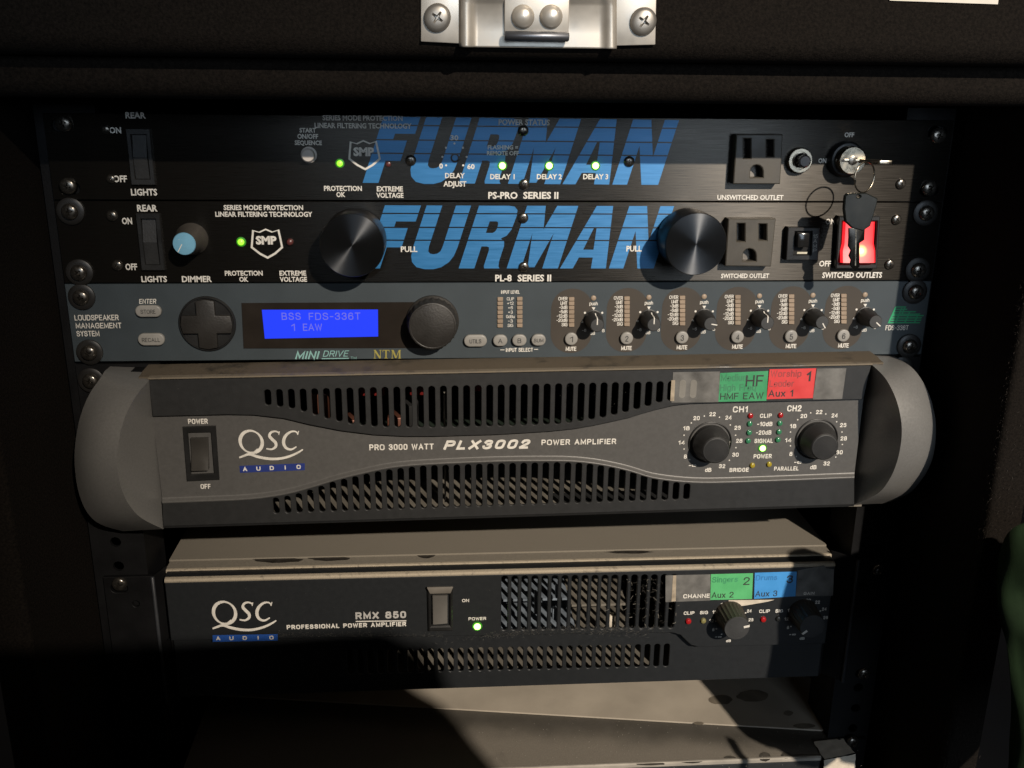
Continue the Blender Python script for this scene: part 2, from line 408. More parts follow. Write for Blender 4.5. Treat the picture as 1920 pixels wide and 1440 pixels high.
g('h', .44, '0,0 0,1', '~0,.4 .08,.64 .24,.7 .4,.62 .44,.4 .44,0'); g('i', .0, '0,0 0,.7', '0,.95 0,1'); g('m', .76, '0,0 0,.7', '~0,.4 .08,.66 .2,.7 .34,.62 .38,.4 .38,0', '~.38,.4 .46,.66 .58,.7 .72,.62 .76,.4 .76,0'); g('n', .44, '0,0 0,.7', '~0,.4 .08,.64 .24,.7 .4,.62 .44,.4 .44,0')
g('o', .48, lo(0, .48)); g('p', .48, lo(0, .48), '0,.7 0,-.28'); g('q', .48, lo(0, .48), '.48,.7 .48,-.28'); g('r', .26, '0,0 0,.7', '~0,.38 .08,.62 .26,.7'); g('s', .4, '~.38,.54 .3,.68 .16,.7 .03,.6 .06,.43 .22,.36 .38,.28 .38,.1 .22,0 .08,.02 0,.16'); g('u', .44, '~.0,.7 0,.3 .06,.06 .2,0 .36,.06 .44,.3', '.44,.7 .44,0'); g('x', .44, '0,0 .44,.7', '0,.7 .44,0')
def TS(parent, s, cu, cv, w, h, Y=-.15, m=None, wt=.15, shear=0, gap=.16, ang=0, name='lettering', dot=False):
    """like T but drawn with even strokes; wt = stroke width / cap height"""
    x = 0; L = []
    for ch in s:
        gw, ls = G[ch]
        for pts, sm in ls:
            P = [Vector((px + x + shear * py, py, 0)) for px, py in pts]
            if sm: P = smooth_line(P, 3)
            L.append(P)
        x += gw + gap + wt * .9
    tot = x - gap - wt * .9
    k = 1 / ppm(cu, cv, Y); c = at(cu, cv, Y); H = h * k; ws = wt * H; Hc = H - ws; sx = (w * k - ws) / max(tot + shear, .001) if tot > 0 else 0
    ca, sa = math.cos(math.radians(ang)), math.sin(math.radians(ang)); vs = []; fs = []
    for i, P in enumerate(L):
        Q = [Vector(((p.x - (tot + shear) / 2) * sx, (p.y - .5) * Hc)) for p in P]
        n = len(Q); base = len(vs); d = ws / 2
        for j, q in enumerate(Q):
            closed = n > 3 and (Q[0] - Q[-1]).length < 1e-6
            if closed: a = Q[j - 1] if j else Q[-2]; b = Q[(j + 1) % n] if j < n - 1 else Q[1]
            else: a = Q[j - 1] if j else q - (Q[1] - q); b = Q[j + 1] if j < n - 1 else q + (q - Q[j - 1])
            t1 = (q - a).normalized(); t2 = (b - q).normalized(); t = (t1 + t2)
            t = t.normalized() if t.length > 1e-6 else t1
            nn_ = Vector((-t.y, t.x)); cs = max(.45, nn_.dot(Vector((-t1.y, t1.x)))); o_ = nn_ * (d / cs)
            e = Vector((0, 0))
            if not closed and len(pts) and j == 0: e = -t1 * d * .8
            if not closed and j == n - 1: e = t1 * d * .8
            for sg in (1, -1):
                z = q + e + o_ * sg
                vs.append((c.x + z.x * ca - z.y * sa, Y - .006 * (i % 7), c.z + z.x * sa + z.y * ca))
        for j in range(n - 1): q0 = base + 2 * j; fs.append((q0, q0 + 1, q0 + 3, q0 + 2))
    return mesh(name, vs, fs, m or m_white, parent)

# ---- shared small hardware
def cut_screw(r, h):
    """dome head with a real cross recess, facing -Y, centred at origin"""
    vs = []; fs = []; seg = 28; prof = [(r, 0), (r, -h * .35), (r * .93, -h * .62), (r * .72, -h * .85), (r * .4, -h * .97), (0.02, -h)]
    n = len(prof)
    for k in range(seg):
        a = 2 * math.pi * k / seg
        for (q, y) in prof: vs.append((q * math.cos(a) * S, y * S, q * math.sin(a) * S))
    for k in range(seg):
        for j in range(n - 1): fs.append((k * n + j, ((k + 1) % seg) * n + j, ((k + 1) % seg) * n + j + 1, k * n + j + 1))
    fs.append(tuple(k * n + n - 1 for k in range(seg))); fs.append(tuple(k * n for k in range(seg))[::-1])
    me = D.meshes.new('screw_head'); me.from_pydata(vs, [], fs)
    bm = bmesh.new(); bm.from_mesh(me); bmesh.ops.recalc_face_normals(bm, faces=bm.faces); bm.to_mesh(me); bm.free()
    a = D.objects.new('a', me); COL.objects.link(a)
    w = r * .13; l = r * .56; d = h * .75
    P = [(w, w), (l, w * .7), (l, -w * .7), (w, -w), (w * .7, -l), (-w * .7, -l), (-w, -w), (-l, -w * .7), (-l, w * .7), (-w, w), (-w * .7, l), (w * .7, l)]
    q = [(x * S, (-h - .5) * S, z * S) for x, z in P] + [(x * .35 * S, (-h + d) * S, z * .35 * S) for x, z in P]; m2 = D.meshes.new('c')
    m2.from_pydata(q, [], [tuple(range(12)), tuple(range(23, 11, -1))] + [(i, (i + 1) % 12, 12 + (i + 1) % 12, 12 + i) for i in range(12)])
    bm = bmesh.new(); bm.from_mesh(m2); bmesh.ops.recalc_face_normals(bm, faces=bm.faces); bm.to_mesh(m2); bm.free()
    b = D.objects.new('b', m2); COL.objects.link(b)
    md = a.modifiers.new('x', 'BOOLEAN'); md.object = b; md.operation = 'DIFFERENCE'; md.solver = 'EXACT'
    dg = bpy.context.evaluated_depsgraph_get(); dg.update()
    out = D.meshes.new_from_object(a.evaluated_get(dg))
    D.objects.remove(a); D.objects.remove(b)
    return out
SCREW_BIG = cut_screw(4.3, 2.6); SCREW_SMALL = cut_screw(2.9, 1.6)
for me_ in (SCREW_BIG, SCREW_SMALL):
    me_.materials.clear(); me_.materials.append(m_screw)
    for p_ in me_.polygons: p_.use_smooth = True
    bm = bmesh.new(); bm.from_mesh(me_)
    for e in bm.edges: e.smooth = not (len(e.link_faces) != 2 or e.calc_face_angle(0) > .6)
    bm.to_mesh(me_); bm.free()
_w = None
def put(me, name, x, y, z, parent, rot=0):
    o = D.objects.new(name, me); COL.objects.link(o); o.parent = parent
    o.location = (Vector((x, y, z)) - org(parent)) * S; o.rotation_euler = (0, rot, 0)
    return o
def rack_screw(parent, u, v, Y=0, washer=True, tilt=0):
    global _w
    c = at(u, v, Y - 2.5)
    s = put(SCREW_BIG, 'rack_screw', c.x, Y - 1.6 if washer else Y, c.z, parent, random.uniform(0, 1.5))
    if washer:
        if _w is None:
            w = lathe('washer', [(3, 1.6), (7.1, 1.5), (7.1, .4), (6.0, -.15), (4, -.1)], 0, 0, m_wash, None, 28)
            _w = w.data; D.objects.remove(w)
        o = D.objects.new('washer', _w); COL.objects.link(o); o.parent = s
    return s
def small_screw(parent, u, v, Y=0, k=1.0):
    c = at(u, v, Y - 1)
    o = put(SCREW_SMALL, 'panel_screw', c.x, Y, c.z, parent, random.uniform(0, 1.5)); o.scale = (k, k, k); return o
def led(parent, u, v, Y, m, r=1.45, h=1.6, ring=True):
    c = at(u, v, Y - h * .5)
    if m in (e_green, e_green2): lathe('led_halo', [(r * 1.5, 0), (r * 1.45, -.35), (r * .98, -.5)], c.x, c.z, e_halo, parent, 20, y0=Y)  # added dim glowing ring, imitates the halo round a lit LED
    o = lathe('indicator_light', [(r, 0), (r, -h * .4), (r * .8, -h * .8), (r * .45, -h * .97), (.05, -h)], c.x, c.z, m, parent, 20, y0=Y)
    return o

# ================================================================== THE CASE
case = thing('rack_case', 'black carpet-covered equipment rack case around all the units, silver butterfly latch above', 'rack case', (0, 150, -640))
def wall_x(u, v, Y): return at(u, v, Y).x
WF = -80.0
WR = 248.5; WL = -250.0
box('side_wall', WR, WR + 20, WF, 420, -640, 60, m_carpet, case, 3, 3)
box('side_wall', WL - 20, WL, WF, 420, -640, 60, m_carpet, case, 3, 3)
box('back_wall', WL, WR, 400, 419, -640, 60, m_carpet, case)
box('floor_board', WL, WR, WF + 3, 399, -639, -622, m_carpet, case)
box('roof_board', WL, WR, 12, 399, 14, 34, m_carpet, case)
# lower rolled edge of the opening and the flap above it
box('lower_valance', WL - 18, WR + 17, -67, 11, 8.5, 33, m_carpet, case, 9, 6)
box('upper_valance', WL - 22, WR + 22, -84, -40, 26.5, 120, m_carpet, case, 10, 6)
# rails
def rail(sx):
    x0, x1 = (216, 243.5) if sx > 0 else (-247, -216)
    holes = []
    for uN in range(0, 14):
        for dz in (6.35, 22.2, 38.1):
            z = -44.45 * uN - dz
            cx = 232.6 * sx
            holes.append([(cx + 3.2 * math.cos(a * math.pi / 6), z + 3.2 * math.sin(a * math.pi / 6)) for a in range(12)])
    holed('rack_rail', [(x0, 6), (x1, 6), (x1, -620), (x0, -620)], holes, 3.4, 2.2, m_dark, case)
    xi = x0 if sx > 0 else x1
    box('rail_return', min(xi, xi + 2 * sx), max(xi, xi + 2 * sx), 5.8, 40, -620, 6, m_dark, case)
rail(1); rail(-1)
# latch
LY = -84.4
lat = pxprism('latch_flange', [(789, -60), (789, 78), (868, 82), (868, -60)], LY - 1.2, LY, m_silver, case, .4)
lat2 = pxprism('latch_flange', [(1150, -60), (1145, 86), (1229, 84), (1232, -60)], LY - 1.2, LY, m_silver, case, .4)
# dish: floor pressed back, walls curving up to the flanges
def dish():
    vs = []; fs = []
    cols = [(862, LY - 1.3), (870, LY - 3.2), (877, LY - 3.4), (884, LY - 1.9), (890, LY + .2), (897, LY + .0), (1000, LY - .1), (1122, LY + 0), (1130, LY + .2), (1137, LY - 1.4), (1146, LY - 3.0), (1155, LY - 1.3)]
    rows = [-60, -10, 2, 8, 60, 85, 88]
    for r in rows:
        for (u, y) in cols:
            cx = 1008; k = 1.0
            if r <= 8 and 884 <= u <= 1137: y = y - (8 - r) * .14
            p = at(u, r + (u - 862) * .012, y); vs.append(p)
    n = len(cols)
    for j in range(len(rows) - 1):
        for i in range(n - 1): fs.append((j * n + i, j * n + i + 1, (j + 1) * n + i + 1, (j + 1) * n + i))
    o = mesh('latch_dish', vs, fs, m_silver, case, True)
    md = o.modifiers.new('t', 'SOLIDIFY'); md.thickness = .0009; md.offset = 0
    return o
dish()
pl = pxprism('latch_hook_plate', [(946, -40), (946, 62), (1066, 64), (1069, -40)], LY - 2.6, LY - .5, m_silver, case, .4)
for (u, v) in ((981, 31), (1034, 31)):
    c = at(u, v, LY - 4)
    lathe('rivet', [(5.0, 0), (4.8, -1.2), (3.9, -2.3), (2.4, -3.0), (.05, -3.3)], c.x, c.z, m_silver, pl, 28, y0=LY - 2.6)
def rod(name, a, b, r, m, parent, seg=14):
    a = Vector(a); b = Vector(b); d = (b - a).normalized(); q = d.to_track_quat('Z', 'Y')
    vs = []; fs = []
    for e in (a, b):
        for rr in (r * .8, r):
            off = (-d if e is a else d) * (0 if rr == r else r * .2)
            for k in range(seg):
                t = 2 * math.pi * k / seg; vs.append(e + off + q @ Vector((rr * math.cos(t), rr * math.sin(t), 0)))
    order = [0, 1, 3, 2]
    for i in range(3):
        A = order[i] * seg; B = order[i + 1] * seg
        for k in range(seg): fs.append((A + k, A + (k + 1) % seg, B + (k + 1) % seg, B + k))
    fs.append(tuple(range(seg))); fs.append(tuple(range(2 * seg, 3 * seg)))
    return sharp(mesh(name, vs, fs, m, parent), 50)
m_dkst = mat('grey_steel_rod', (0.16, 0.165, 0.18), .4, metal=.8)
rod('latch_bar', at(948, 67, LY - 4.5), at(1065, 69, LY - 4.5), 2.0, m_dkst, pl)
for (u, v) in ((820, 33), (1207, 40)):
    c = at(u, v, LY - 3); o = put(SCREW_BIG, 'latch_screw', c.x, LY - 1.2, c.z, case, .6); o.scale = (1.32, 1.1, 1.4)
    o.data = SCREW_BIG.copy(); o.data.materials.clear(); o.data.materials.append(mat('dull_zinc_screw', (0.30, .28, .25), .4, metal=.7))
pxprism('white_sticker', [(1668, -30), (1668, 1), (1871, 8), (1876, -30)], LY - .4, LY, mat('cream_sticker', (.6, .55, .47), .6), case)

# ================================================================== 1  POWER SEQUENCER (top unit)
def ears(z0, z1):
    hs = []
    for sx in (-1, 1):
        for z in (z0 - 6.35, z1 + 6.35):
            hs.append(rrect(232.6 * sx - 5.5, 232.6 * sx + 5.5, z - 3.2, z + 3.2, 3.1, 4))
    return hs
def faceplate(parent, z0, z1, m, yf=0, th=3.0, extra=()):
    return holed('front_panel', [(-241.3, z0 - .3), (241.3, z0 - .3), (241.3, z1 + .4), (-241.3, z1 + .4)], ears(z0, z1) + list(extra), yf, th, m, parent, .25)
FG = 'Black 1U power panels with large blue lettering'
sq = thing('power_sequencer', 'topmost black power sequencer with key lock, three lit green lights and big blue lettering', 'power sequencer', (0, 0, -44.4))
faceplate(sq, 0, -44.45, m_brush)
box('chassis', -215, 215, 3.2, 260, -43.4, -1.5, m_dark, sq)
pcn = thing('power_conditioner', 'black power conditioner with two round pull knobs and lit red rocker switch, second from top', 'power conditioner', (0, 0, -88.9))
faceplate(pcn, -44.45, -88.9, m_brush)
box('chassis', -215, 215, 3.2, 260, -87.8, -45.9, m_dark, pcn)

# the blue word, letter by letter (unslanted outlines in logo units, slanted when placed)
HB = 352.0; SL = 115.0
def Lx(xb, h): return xb + SL * h
LET = {
 'F': [[(130, 0), (130, 1), (333, 1), (333, .745), (222, .745), (222, .655), (300, .655), (300, .335), (217, .335), (217, 0)]],
 'U': [[(365, 1), (453, 1), (453, .34), (458, .27), (472, .235), (492, .225), (512, .235), (526, .27), (530, .34), (530, 1), (615, 1), (615, .33), (610, .2), (594, .1), (560, .02), (520, -.012), (470, -.012), (420, .02), (386, .1), (370, .2), (365, .33)]],
 'R': [[(660, 0), (660, 1), (828, 1), (862, .985), (884, .93), (890, .84), (886, .62), (870, .52), (842, .48), (866, .43), (874, .36), (874, .12), (880, .03), (890, 0), (803, 0), (797, .04), (797, .28), (792, .335), (778, .35), (748, .35), (748, 0)],
       [(748, .565), (786, .565), (798, .59), (802, .63), (802, .70), (796, .74), (786, .75), (748, .75)]],
 'M': [[(930, 0), (930, 1), (1035, 1), (1066, .62), (1100, 1), (1218, 1), (1218, 0), (1130, 0), (1130, .56), (1084, .02), (1046, .02), (1010, .56), (1010, 0)]],
 'A': [[(1230, 0), (1322, 1), (1414, 1), (1488, 0), (1404, 0), (1394, .175), (1316, .175), (1302, 0)], [(1326, .30), (1384, .30), (1361, .66), (1347, .66)]],
 'N': [[(1505, 0), (1505, 1), (1605, 1), (1680, .42), (1680, 1), (1757, 1), (1757, 0), (1665, 0), (1586, .60), (1586, 0)]],
}
def big_word(parent, mp):
    for k, loops in LET.items():
        conv = [[at(*mp(Lx(x, h), h), -.1) for x, h in lp] for lp in loops]
        holed('logo_letter', conv[0], conv[1:], -.1, .1, m_blue, parent)
    for h in (.872, .652, .448):
        a = [mp(Lx(128, h), h), mp(Lx(1762, h), h)]
        p0 = at(a[0][0] - 4, a[0][1], -.2); p1 = at(a[1][0] + 4, a[1][1], -.2)
        prism('logo_gap_line', [(p0.x, p0.z - .33), (p1.x, p1.z - .33), (p1.x, p1.z + .33), (p0.x, p0.z + .33)], -.2, -.14, m_brush, parent)
def map2(x, h):                      # second unit
    yt = 180 + (615 + (x - 245) * .003) / 3; yb = 180 + 970 / 3
    return (640 + x / 3, yb + (yt - yb) * h)
def map1(x, h):
    xx = 120 + (x - 130) * 1.0213
    yt = 180 + (116 + (xx - 235) * .0116) / 3; yb = 180 + (488 + (xx - 120) * .0072) / 3
    return (640 + xx / 3, yb + (yt - yb) * h)
big_word(sq, map1); big_word(pcn, map2)

W1 = [('REAR', 254, 216, 38, 11), ('ON', 216, 244, 22, 11), ('OFF', 225, 335, 26, 12), ('LIGHTS', 270, 360, 49, 12),
 ('SERIES MODE PROTECTION', 680, 221, 150, 9), ('LINEAR FILTERING TECHNOLOGY', 681, 235.5, 182, 9), ('START', 577, 244, 31, 8), ('ON/OFF', 577, 255.5, 39, 8.5),
 ('SEQUENCE', 578, 267.5, 51, 8), ('PROTECTION', 643, 353, 71, 9), ('OK', 639, 364.5, 17, 9), ('EXTREME', 731, 354, 49, 9), ('VOLTAGE', 731, 366, 51, 9),
 ('POWER STATUS', 983, 229, 96, 10), ('FLASHING =', 943, 276, 57, 7.5), ('REMOTE OFF', 943, 287, 60, 7.5), ('30', 852, 258, 15, 9), ('0', 827, 311, 7, 9), ('60', 883, 312, 14, 9),
 ('DELAY', 853, 329, 37, 9), ('ADJUST', 853, 344.5, 43, 9.5), ('DELAY 1', 942, 331, 46, 9), ('DELAY 2', 1030, 331, 47, 9), ('DELAY 3', 1117, 331, 47, 9),
 ('PS-PRO', 943, 366, 55, 12), ('SERIES II', 1014, 366, 66, 12), ('UNSWITCHED OUTLET', 1407, 370, 124, 8.5), ('OFF', 1592.5, 252.5, 18, 8), ('ON', 1542, 301, 15, 8)]
for w in W1: T(sq, *w, Y=-.3, bold=.03)
W2 = [('REAR', 276, 390, 38, 12), ('ON', 238, 414, 19, 12), ('OFF', 246, 500, 22, 12), ('LIGHTS', 289, 523, 48, 11), ('DIMMER', 369, 523, 56, 11),
 ('SERIES MODE PROTECTION', 494, 389, 149, 9), ('LINEAR FILTERING TECHNOLOGY', 495, 401.5, 182, 9), ('PROTECTION', 457, 512, 71, 9), ('OK', 457, 523.5, 17, 9),
 ('EXTREME', 549, 512, 50, 9), ('VOLTAGE', 550, 523.5, 51, 9), ('PULL', 767, 467, 31, 10), ('PULL', 1189, 466, 29, 10), ('PL-8', 944, 521, 31, 12), ('SERIES II', 1002, 521, 63, 12),
 ('SWITCHED OUTLET', 1397, 517, 90, 8), ('ON', 1557, 415, 18, 9.5), ('OFF', 1547, 494, 22, 10), ('SWITCHED OUTLETS', 1598, 515.5, 112, 10)]
for w in W2: T(pcn, *w, Y=-.3, bold=.03)
def shield(parent, dx, dy):
    pts = [(472.7, 431), (485, 434.5), (498, 428.5), (511, 434), (523.5, 430), (527, 445), (531, 464.5), (517, 477), (502, 485.5), (486, 477), (470, 464.5), (471.5, 445)]
    pts = [(x + dx, y + dy) for x, y in pts]
    c = (sum(p[0] for p in pts) / 12, sum(p[1] for p in pts) / 12)
    inn = [(c[0] + (x - c[0]) * .87, c[1] + (y - c[1]) * .87) for x, y in pts]
    holed('shield_emblem', [at(*p, -.3) for p in pts], [[at(*p, -.3) for p in inn]], -.3, .1, m_white, parent)
    T(parent, 'SMP', c[0] - .5, c[1] - 1.5, 39, 15, Y=-.3, bold=.05)
shield(pcn, 0, 0); shield(sq, 183, -166)
# dots round the delay trimmer
for (u, v) in ((852, 269), (836, 277), (868, 277), (829.5, 294), (875, 294), (836.5, 310), (868.5, 310)):
    c = at(u, v, -.2); lathe('scale_dot', [(.55, 0), (.55, -.12)], c.x, c.z, m_white, sq, 10, y0=-.1)
c = at(853, 296, 0); lathe('trimmer', [(2.4, 0), (2.4, -.5), (1.6, -.55), (1.5, .2)], c.x, c.z, m_black, sq, 20, y0=-.1)
# lights
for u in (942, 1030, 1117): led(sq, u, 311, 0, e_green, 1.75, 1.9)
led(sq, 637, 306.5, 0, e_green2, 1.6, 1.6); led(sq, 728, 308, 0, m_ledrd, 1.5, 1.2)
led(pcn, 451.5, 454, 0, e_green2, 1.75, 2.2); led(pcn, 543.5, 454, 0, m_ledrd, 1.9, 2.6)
# push button
c = at(578, 291, -3)
lathe('push_button', [(4.2, 0), (4.2, -.8), (3.3, -1), (3.3, -5), (2.9, -5.5)], c.x, c.z, m_btnw, sq, 28, y0=0)
# small panel screws
for (u, v) in ((770, 301), (981, 245), (983, 346), (1180, 303), (1690, 345)): small_screw(sq, u, v)
for (u, v) in ((207, 336), (197, 243)): small_screw(sq, u, v, 0, .8)
for (u, v) in ((981, 409), (982, 501), (1682, 412), (1669, 496), (209, 405), (219, 498)): small_screw(pcn, u, v)
# rack screws
for q in ((117, 232), (125, 350), (1762, 255), (1745, 353)): rack_screw(sq, *q, 0, washer=False)
for q in ((130, 397), (147, 512), (1738, 400), (1723, 507)): rack_screw(pcn, *q, 0)
# light switches at the left
def light_switch(parent, u0, v0, u1, v1):
    a = at(u0, v0, -2); b = at(u1, v1, -2)
    x0, x1, z1, z0 = a.x, b.x, a.z, b.z
    fr = holed('light_switch', [(x0, z0), (x1, z0), (x1, z1), (x0, z1)], [[(x0 + 2.3, z0 + 3), (x1 - 2.3, z0 + 3), (x1 - 2.3, z1 - 3), (x0 + 2.3, z1 - 3)]], -2, 2, m_black, parent, .3)
    zm = (z0 + z1) / 2
    prof = [(-1.6, z0 + 3.2), (-2.6, zm), (-.3, z1 - 3.2), (1.4, z1 - 3.2), (1.4, z0 + 3.2)]
    vs = [(x, y, z) for x in (x0 + 2.6, x1 - 2.6) for y, z in prof]
    mesh('rocker', vs, [(0, 1, 2, 3, 4), (9, 8, 7, 6, 5)] + [(i, (i + 1) % 5, 5 + (i + 1) % 5, 5 + i) for i in range(5)], m_knob, fr)
light_switch(sq, 235, 241, 291, 347); light_switch(pcn, 254, 400, 309, 507)
# outlets
def outlet(parent, quad, s1, s2, g, lab):
    Y = -7.0
    def R4(a): return [at(a[0], a[2], Y), at(a[1], a[2], Y), at(a[1], a[3], Y), at(a[0], a[3], Y)]
    u0, u1, v0, v1 = g; um = (u0 + u1) / 2; r = (u1 - u0) / 2
    gh = [(u0, v1), (u1, v1), (u1, v0 + r)] + [(um + r * math.cos(math.radians(t)), v0 + r - r * math.sin(math.radians(t))) for t in (30, 60, 90, 120, 150)] + [(u0, v0 + r)]
    o = holed('power_outlet', [at(*p, Y) for p in quad], [R4(s1), R4(s2), [at(*p, Y) for p in gh]], Y, 6.8, m_outlet, parent, .5)
    return o
outlet(sq, [(1381, 252), (1468, 252), (1463, 345), (1375, 345)], (1394, 1408, 260, 297), (1437, 1451, 262, 294), (1407, 1431, 309, 333), 0)
outlet(pcn, [(1366, 410), (1455, 410), (1446, 500), (1360, 499)], (1382, 1397, 419, 453), (1423, 1438, 420, 451), (1393, 1418, 466, 490), 0)
# breaker push-button with knurled nut
c = at(1500, 301, -3)
nut = lathe('knurled_nut', [(7.0, 0), (7.0, -3.2), (6.3, -4.0), (4.7, -4.0), (4.5, -2.5), (4.4, -2.5)], c.x, c.z, m_chrome, sq, 72, rib=(0, 1, .05), y0=0)
c2 = at(1507, 302, -8)
lathe('breaker_plunger', [(4.0, -2), (4.0, -4.5), (3.4, -5), (3.4, -9.5), (2.6, -10.2)], c2.x, c2.z, mat('glossy_black_plunger', (.012, .013, .016), .18), sq, 32, y0=0)
# key lock
KC = at(1599, 301, -12)
lk = lathe('key_lock', [(9.6, 0), (9.6, -3.5), (8.6, -5), (8.0, -5.2)], KC.x, KC.z, m_black, sq, 40, y0=0)
lathe('lock_barrel', [(7.4, -5), (7.4, -11.2), (6.9, -12), (6.2, -12)], KC.x, KC.z, m_chrome, lk, 40, y0=0)
box('lock_shutter', KC.x - 6.2, KC.x + 6, -12.25, -12, KC.z - .7, KC.z + .7, m_black, lk)
lathe('lock_core', [(2.4, -11.9), (2.4, -12.6), (1.8, -12.8)], KC.x, KC.z, m_screw, lk, 20, y0=0)

# breaker switch and red rocker on the second unit
bq = holed('circuit_breaker', [at(*p, -5) for p in ((1478, 426), (1538, 427), (1534, 488), (1474, 488))], [[at(*p, -5) for p in ((1491, 434), (1523, 434), (1521, 478), (1489, 478))]], -5, 4.8, m_black, pcn, .4)
pxprism('breaker_body', [(1490, 433), (1524, 433), (1522, 479), (1488, 479)], -3.4, -.2, m_void, bq)
pxprism('breaker_button', [(1497, 437), (1519, 437), (1517, 464), (1495, 464)], -9, -3.3, mat('gloss_black_button', (.012, .012, .012), .15), bq, .8)
pxprism('breaker_tab', [(1495, 472.5), (1514, 472.5), (1513, 476), (1494, 476)], -3.9, -3.35, mat('cream_tab', (.6, .55, .42), .5), bq)
for s, y in (('15', 443), ('A', 452), ('M', 461), ('P', 470)): TS(pcn, s, 1529 - (y - 443) * .05, y, 9 if s == '15' else 7, 7, Y=-5.15, m=m_grayp, wt=.14)
rk = holed('rocker_switch', [at(*p, -4.5) for p in ((1573, 405), (1651, 405), (1645, 504), (1567, 504))], [[at(*p, -4.5) for p in ((1580, 415), (1645, 415), (1640, 495), (1575, 495))]], -4.5, 4.3, m_black, pcn, .6)
def red_rocker():
    q = [at(*p, -5) for p in ((1581, 417), (1644, 417), (1644, 494), (1575, 494))]
    x0, x1 = at(1577, 455, -5).x, at(1643, 455, -5).x; z1, z0 = at(1600, 416.5, -5).z, at(1600, 493, -5).z; zm = z0 + (z1 - z0) * .30
    prof = [(-3.5, z1), (-5.2, zm + 4), (-6.2, zm), (-8.2, z0 + .6), (-4.0, z0)]
    vs = []
    cols = [(x0, 1.4), (x0 + 1.2, .3), (x0 + 4, 0), (x1 - 4, 0), (x1 - 1.2, .3), (x1, 1.4)]
    for x, dy in cols:
        for y, z in prof: vs.append((x + (.9 if x < 0 + x0 + 2 and z > zm else 0) - (.9 if x > x1 - 2 and z > zm else 0), y + dy, z))
    fs = []
    for i in range(5):
        for j in range(4): fs.append((i * 5 + j, (i + 1) * 5 + j, (i + 1) * 5 + j + 1, i * 5 + j + 1))
    m = D.materials.new('glowing_red_lens'); m.use_nodes = True; nt = m.node_tree; P = nt.nodes['Principled BSDF']; L = nt.links.new
    P.inputs['Base Color'].default_value = (.35, .02, .03, 1); P.inputs['Roughness'].default_value = .4
    tc = N(nt, 'ShaderNodeTexCoord'); vm = N(nt, 'ShaderNodeVectorMath', operation='DISTANCE'); L(tc.outputs['Object'], vm.inputs[0])
    h = (at(1616, 470, -7) - org(pcn)) * S; vm.inputs[1].default_value = h
    cr = N(nt, 'ShaderNodeValToRGB'); mr = N(nt, 'ShaderNodeMapRange'); L(vm.outputs['Value'], mr.inputs[0]); mr.inputs[1].default_value = 0; mr.inputs[2].default_value = .016
    L(mr.outputs[0], cr.inputs[0]); e = cr.color_ramp.elements
    e[0].position = 0; e[0].color = (5.0, 3.4, 1.5, 1); e[1].position = 1; e[1].color = (.66, .003, .008, 1)
    for ps, cl in ((.14, (2.4, .9, .25, 1)), (.24, (1.3, .10, .06, 1)), (.45, (.92, .012, .016, 1))):
        k = e.new(ps); k.color = cl
    L(cr.outputs[0], P.inputs['Emission Color']); P.inputs['Emission Strength'].default_value = 1.15
    return sharp(mesh('lit_rocker', vs, fs, m, rk), 30)
red_rocker()
# knobs of the second unit
def pull_knob(u, v):
    c = at(u, v, -23)
    k = lathe('pull_knob', [(12, 0), (12, -2), (16.2, -2.2), (16.8, -3), (16.8, -22), (16.5, -22.9)], c.x, c.z, mat('black_anodised_side', (.02, .02, .021), .38, metal=.5), pcn, 72)
    lathe('knob_face', [(16.5, -22.9), (16.3, -23.3), (.05, -23.35)], c.x, c.z, m_spun, k, 72)
    return k
pull_knob(660, 460.5); pull_knob(1305, 458)
c = at(345, 457.5, -17); cb = Vector((c.x, 0, c.z))
dk = lathe('dimmer_knob', [(8.6, 0), (8.6, -1.2), (7.6, -3), (7.2, -8), (6.2, -14), (5.9, -16.5)], c.x, c.z, mat('grey_ribbed_knob', (.065, .058, .05), .5), pcn, 40, rib=(2, 4, .035))
lathe('knob_cap', [(5.9, -16.5), (5.6, -17.1), (.05, -17.2)], c.x, c.z, m_lblue, dk, 32)
strokes('pointer', [[(341, 458, 1.6), (333.5, 473, 1.6)]], -17.3, m_white, dk, 0)
strokes('shaft_slot', [[(335, 449, 1), (336, 449, 1)]], -17.3, m_white, dk, 0)

# ================================================================== key ring
kr = thing('key_ring', 'thin wire ring with key in the lock and black-headed key hanging over the red switch', 'keys', (KC.x, -12, KC.z))
def tube(name, pts, r, m, parent, seg=8, closed=False):
    n = len(pts); vs = []; fs = []; up = Vector((0, 0, 1))
    for i, p in enumerate(pts):
        a = pts[i - 1] if (i or closed) else pts[0]; b = pts[(i + 1) % n] if (i < n - 1 or closed) else pts[-1]
        d = (b - a).normalized(); q = d.to_track_quat('Z', 'Y')
        if i == 0: ref = q @ Vector((1, 0, 0))
        ref = (ref - d * ref.dot(d)).normalized(); bi = d.cross(ref)
        for k in range(seg):
            t = 2 * math.pi * k / seg; vs.append(p + (ref * math.cos(t) + bi * math.sin(t)) * r)
    for i in range(n if closed else n - 1):
        A = i * seg; B = ((i + 1) % n) * seg
        for k in range(seg): fs.append((A + k, A + (k + 1) % seg, B + (k + 1) % seg, B + k))
    if not closed: fs.append(tuple(range(seg))); fs.append(tuple(range((n - 1) * seg, n * seg)))
    return mesh(name, vs, fs, m, parent, True)
kx, kz = KC.x + 3, KC.z
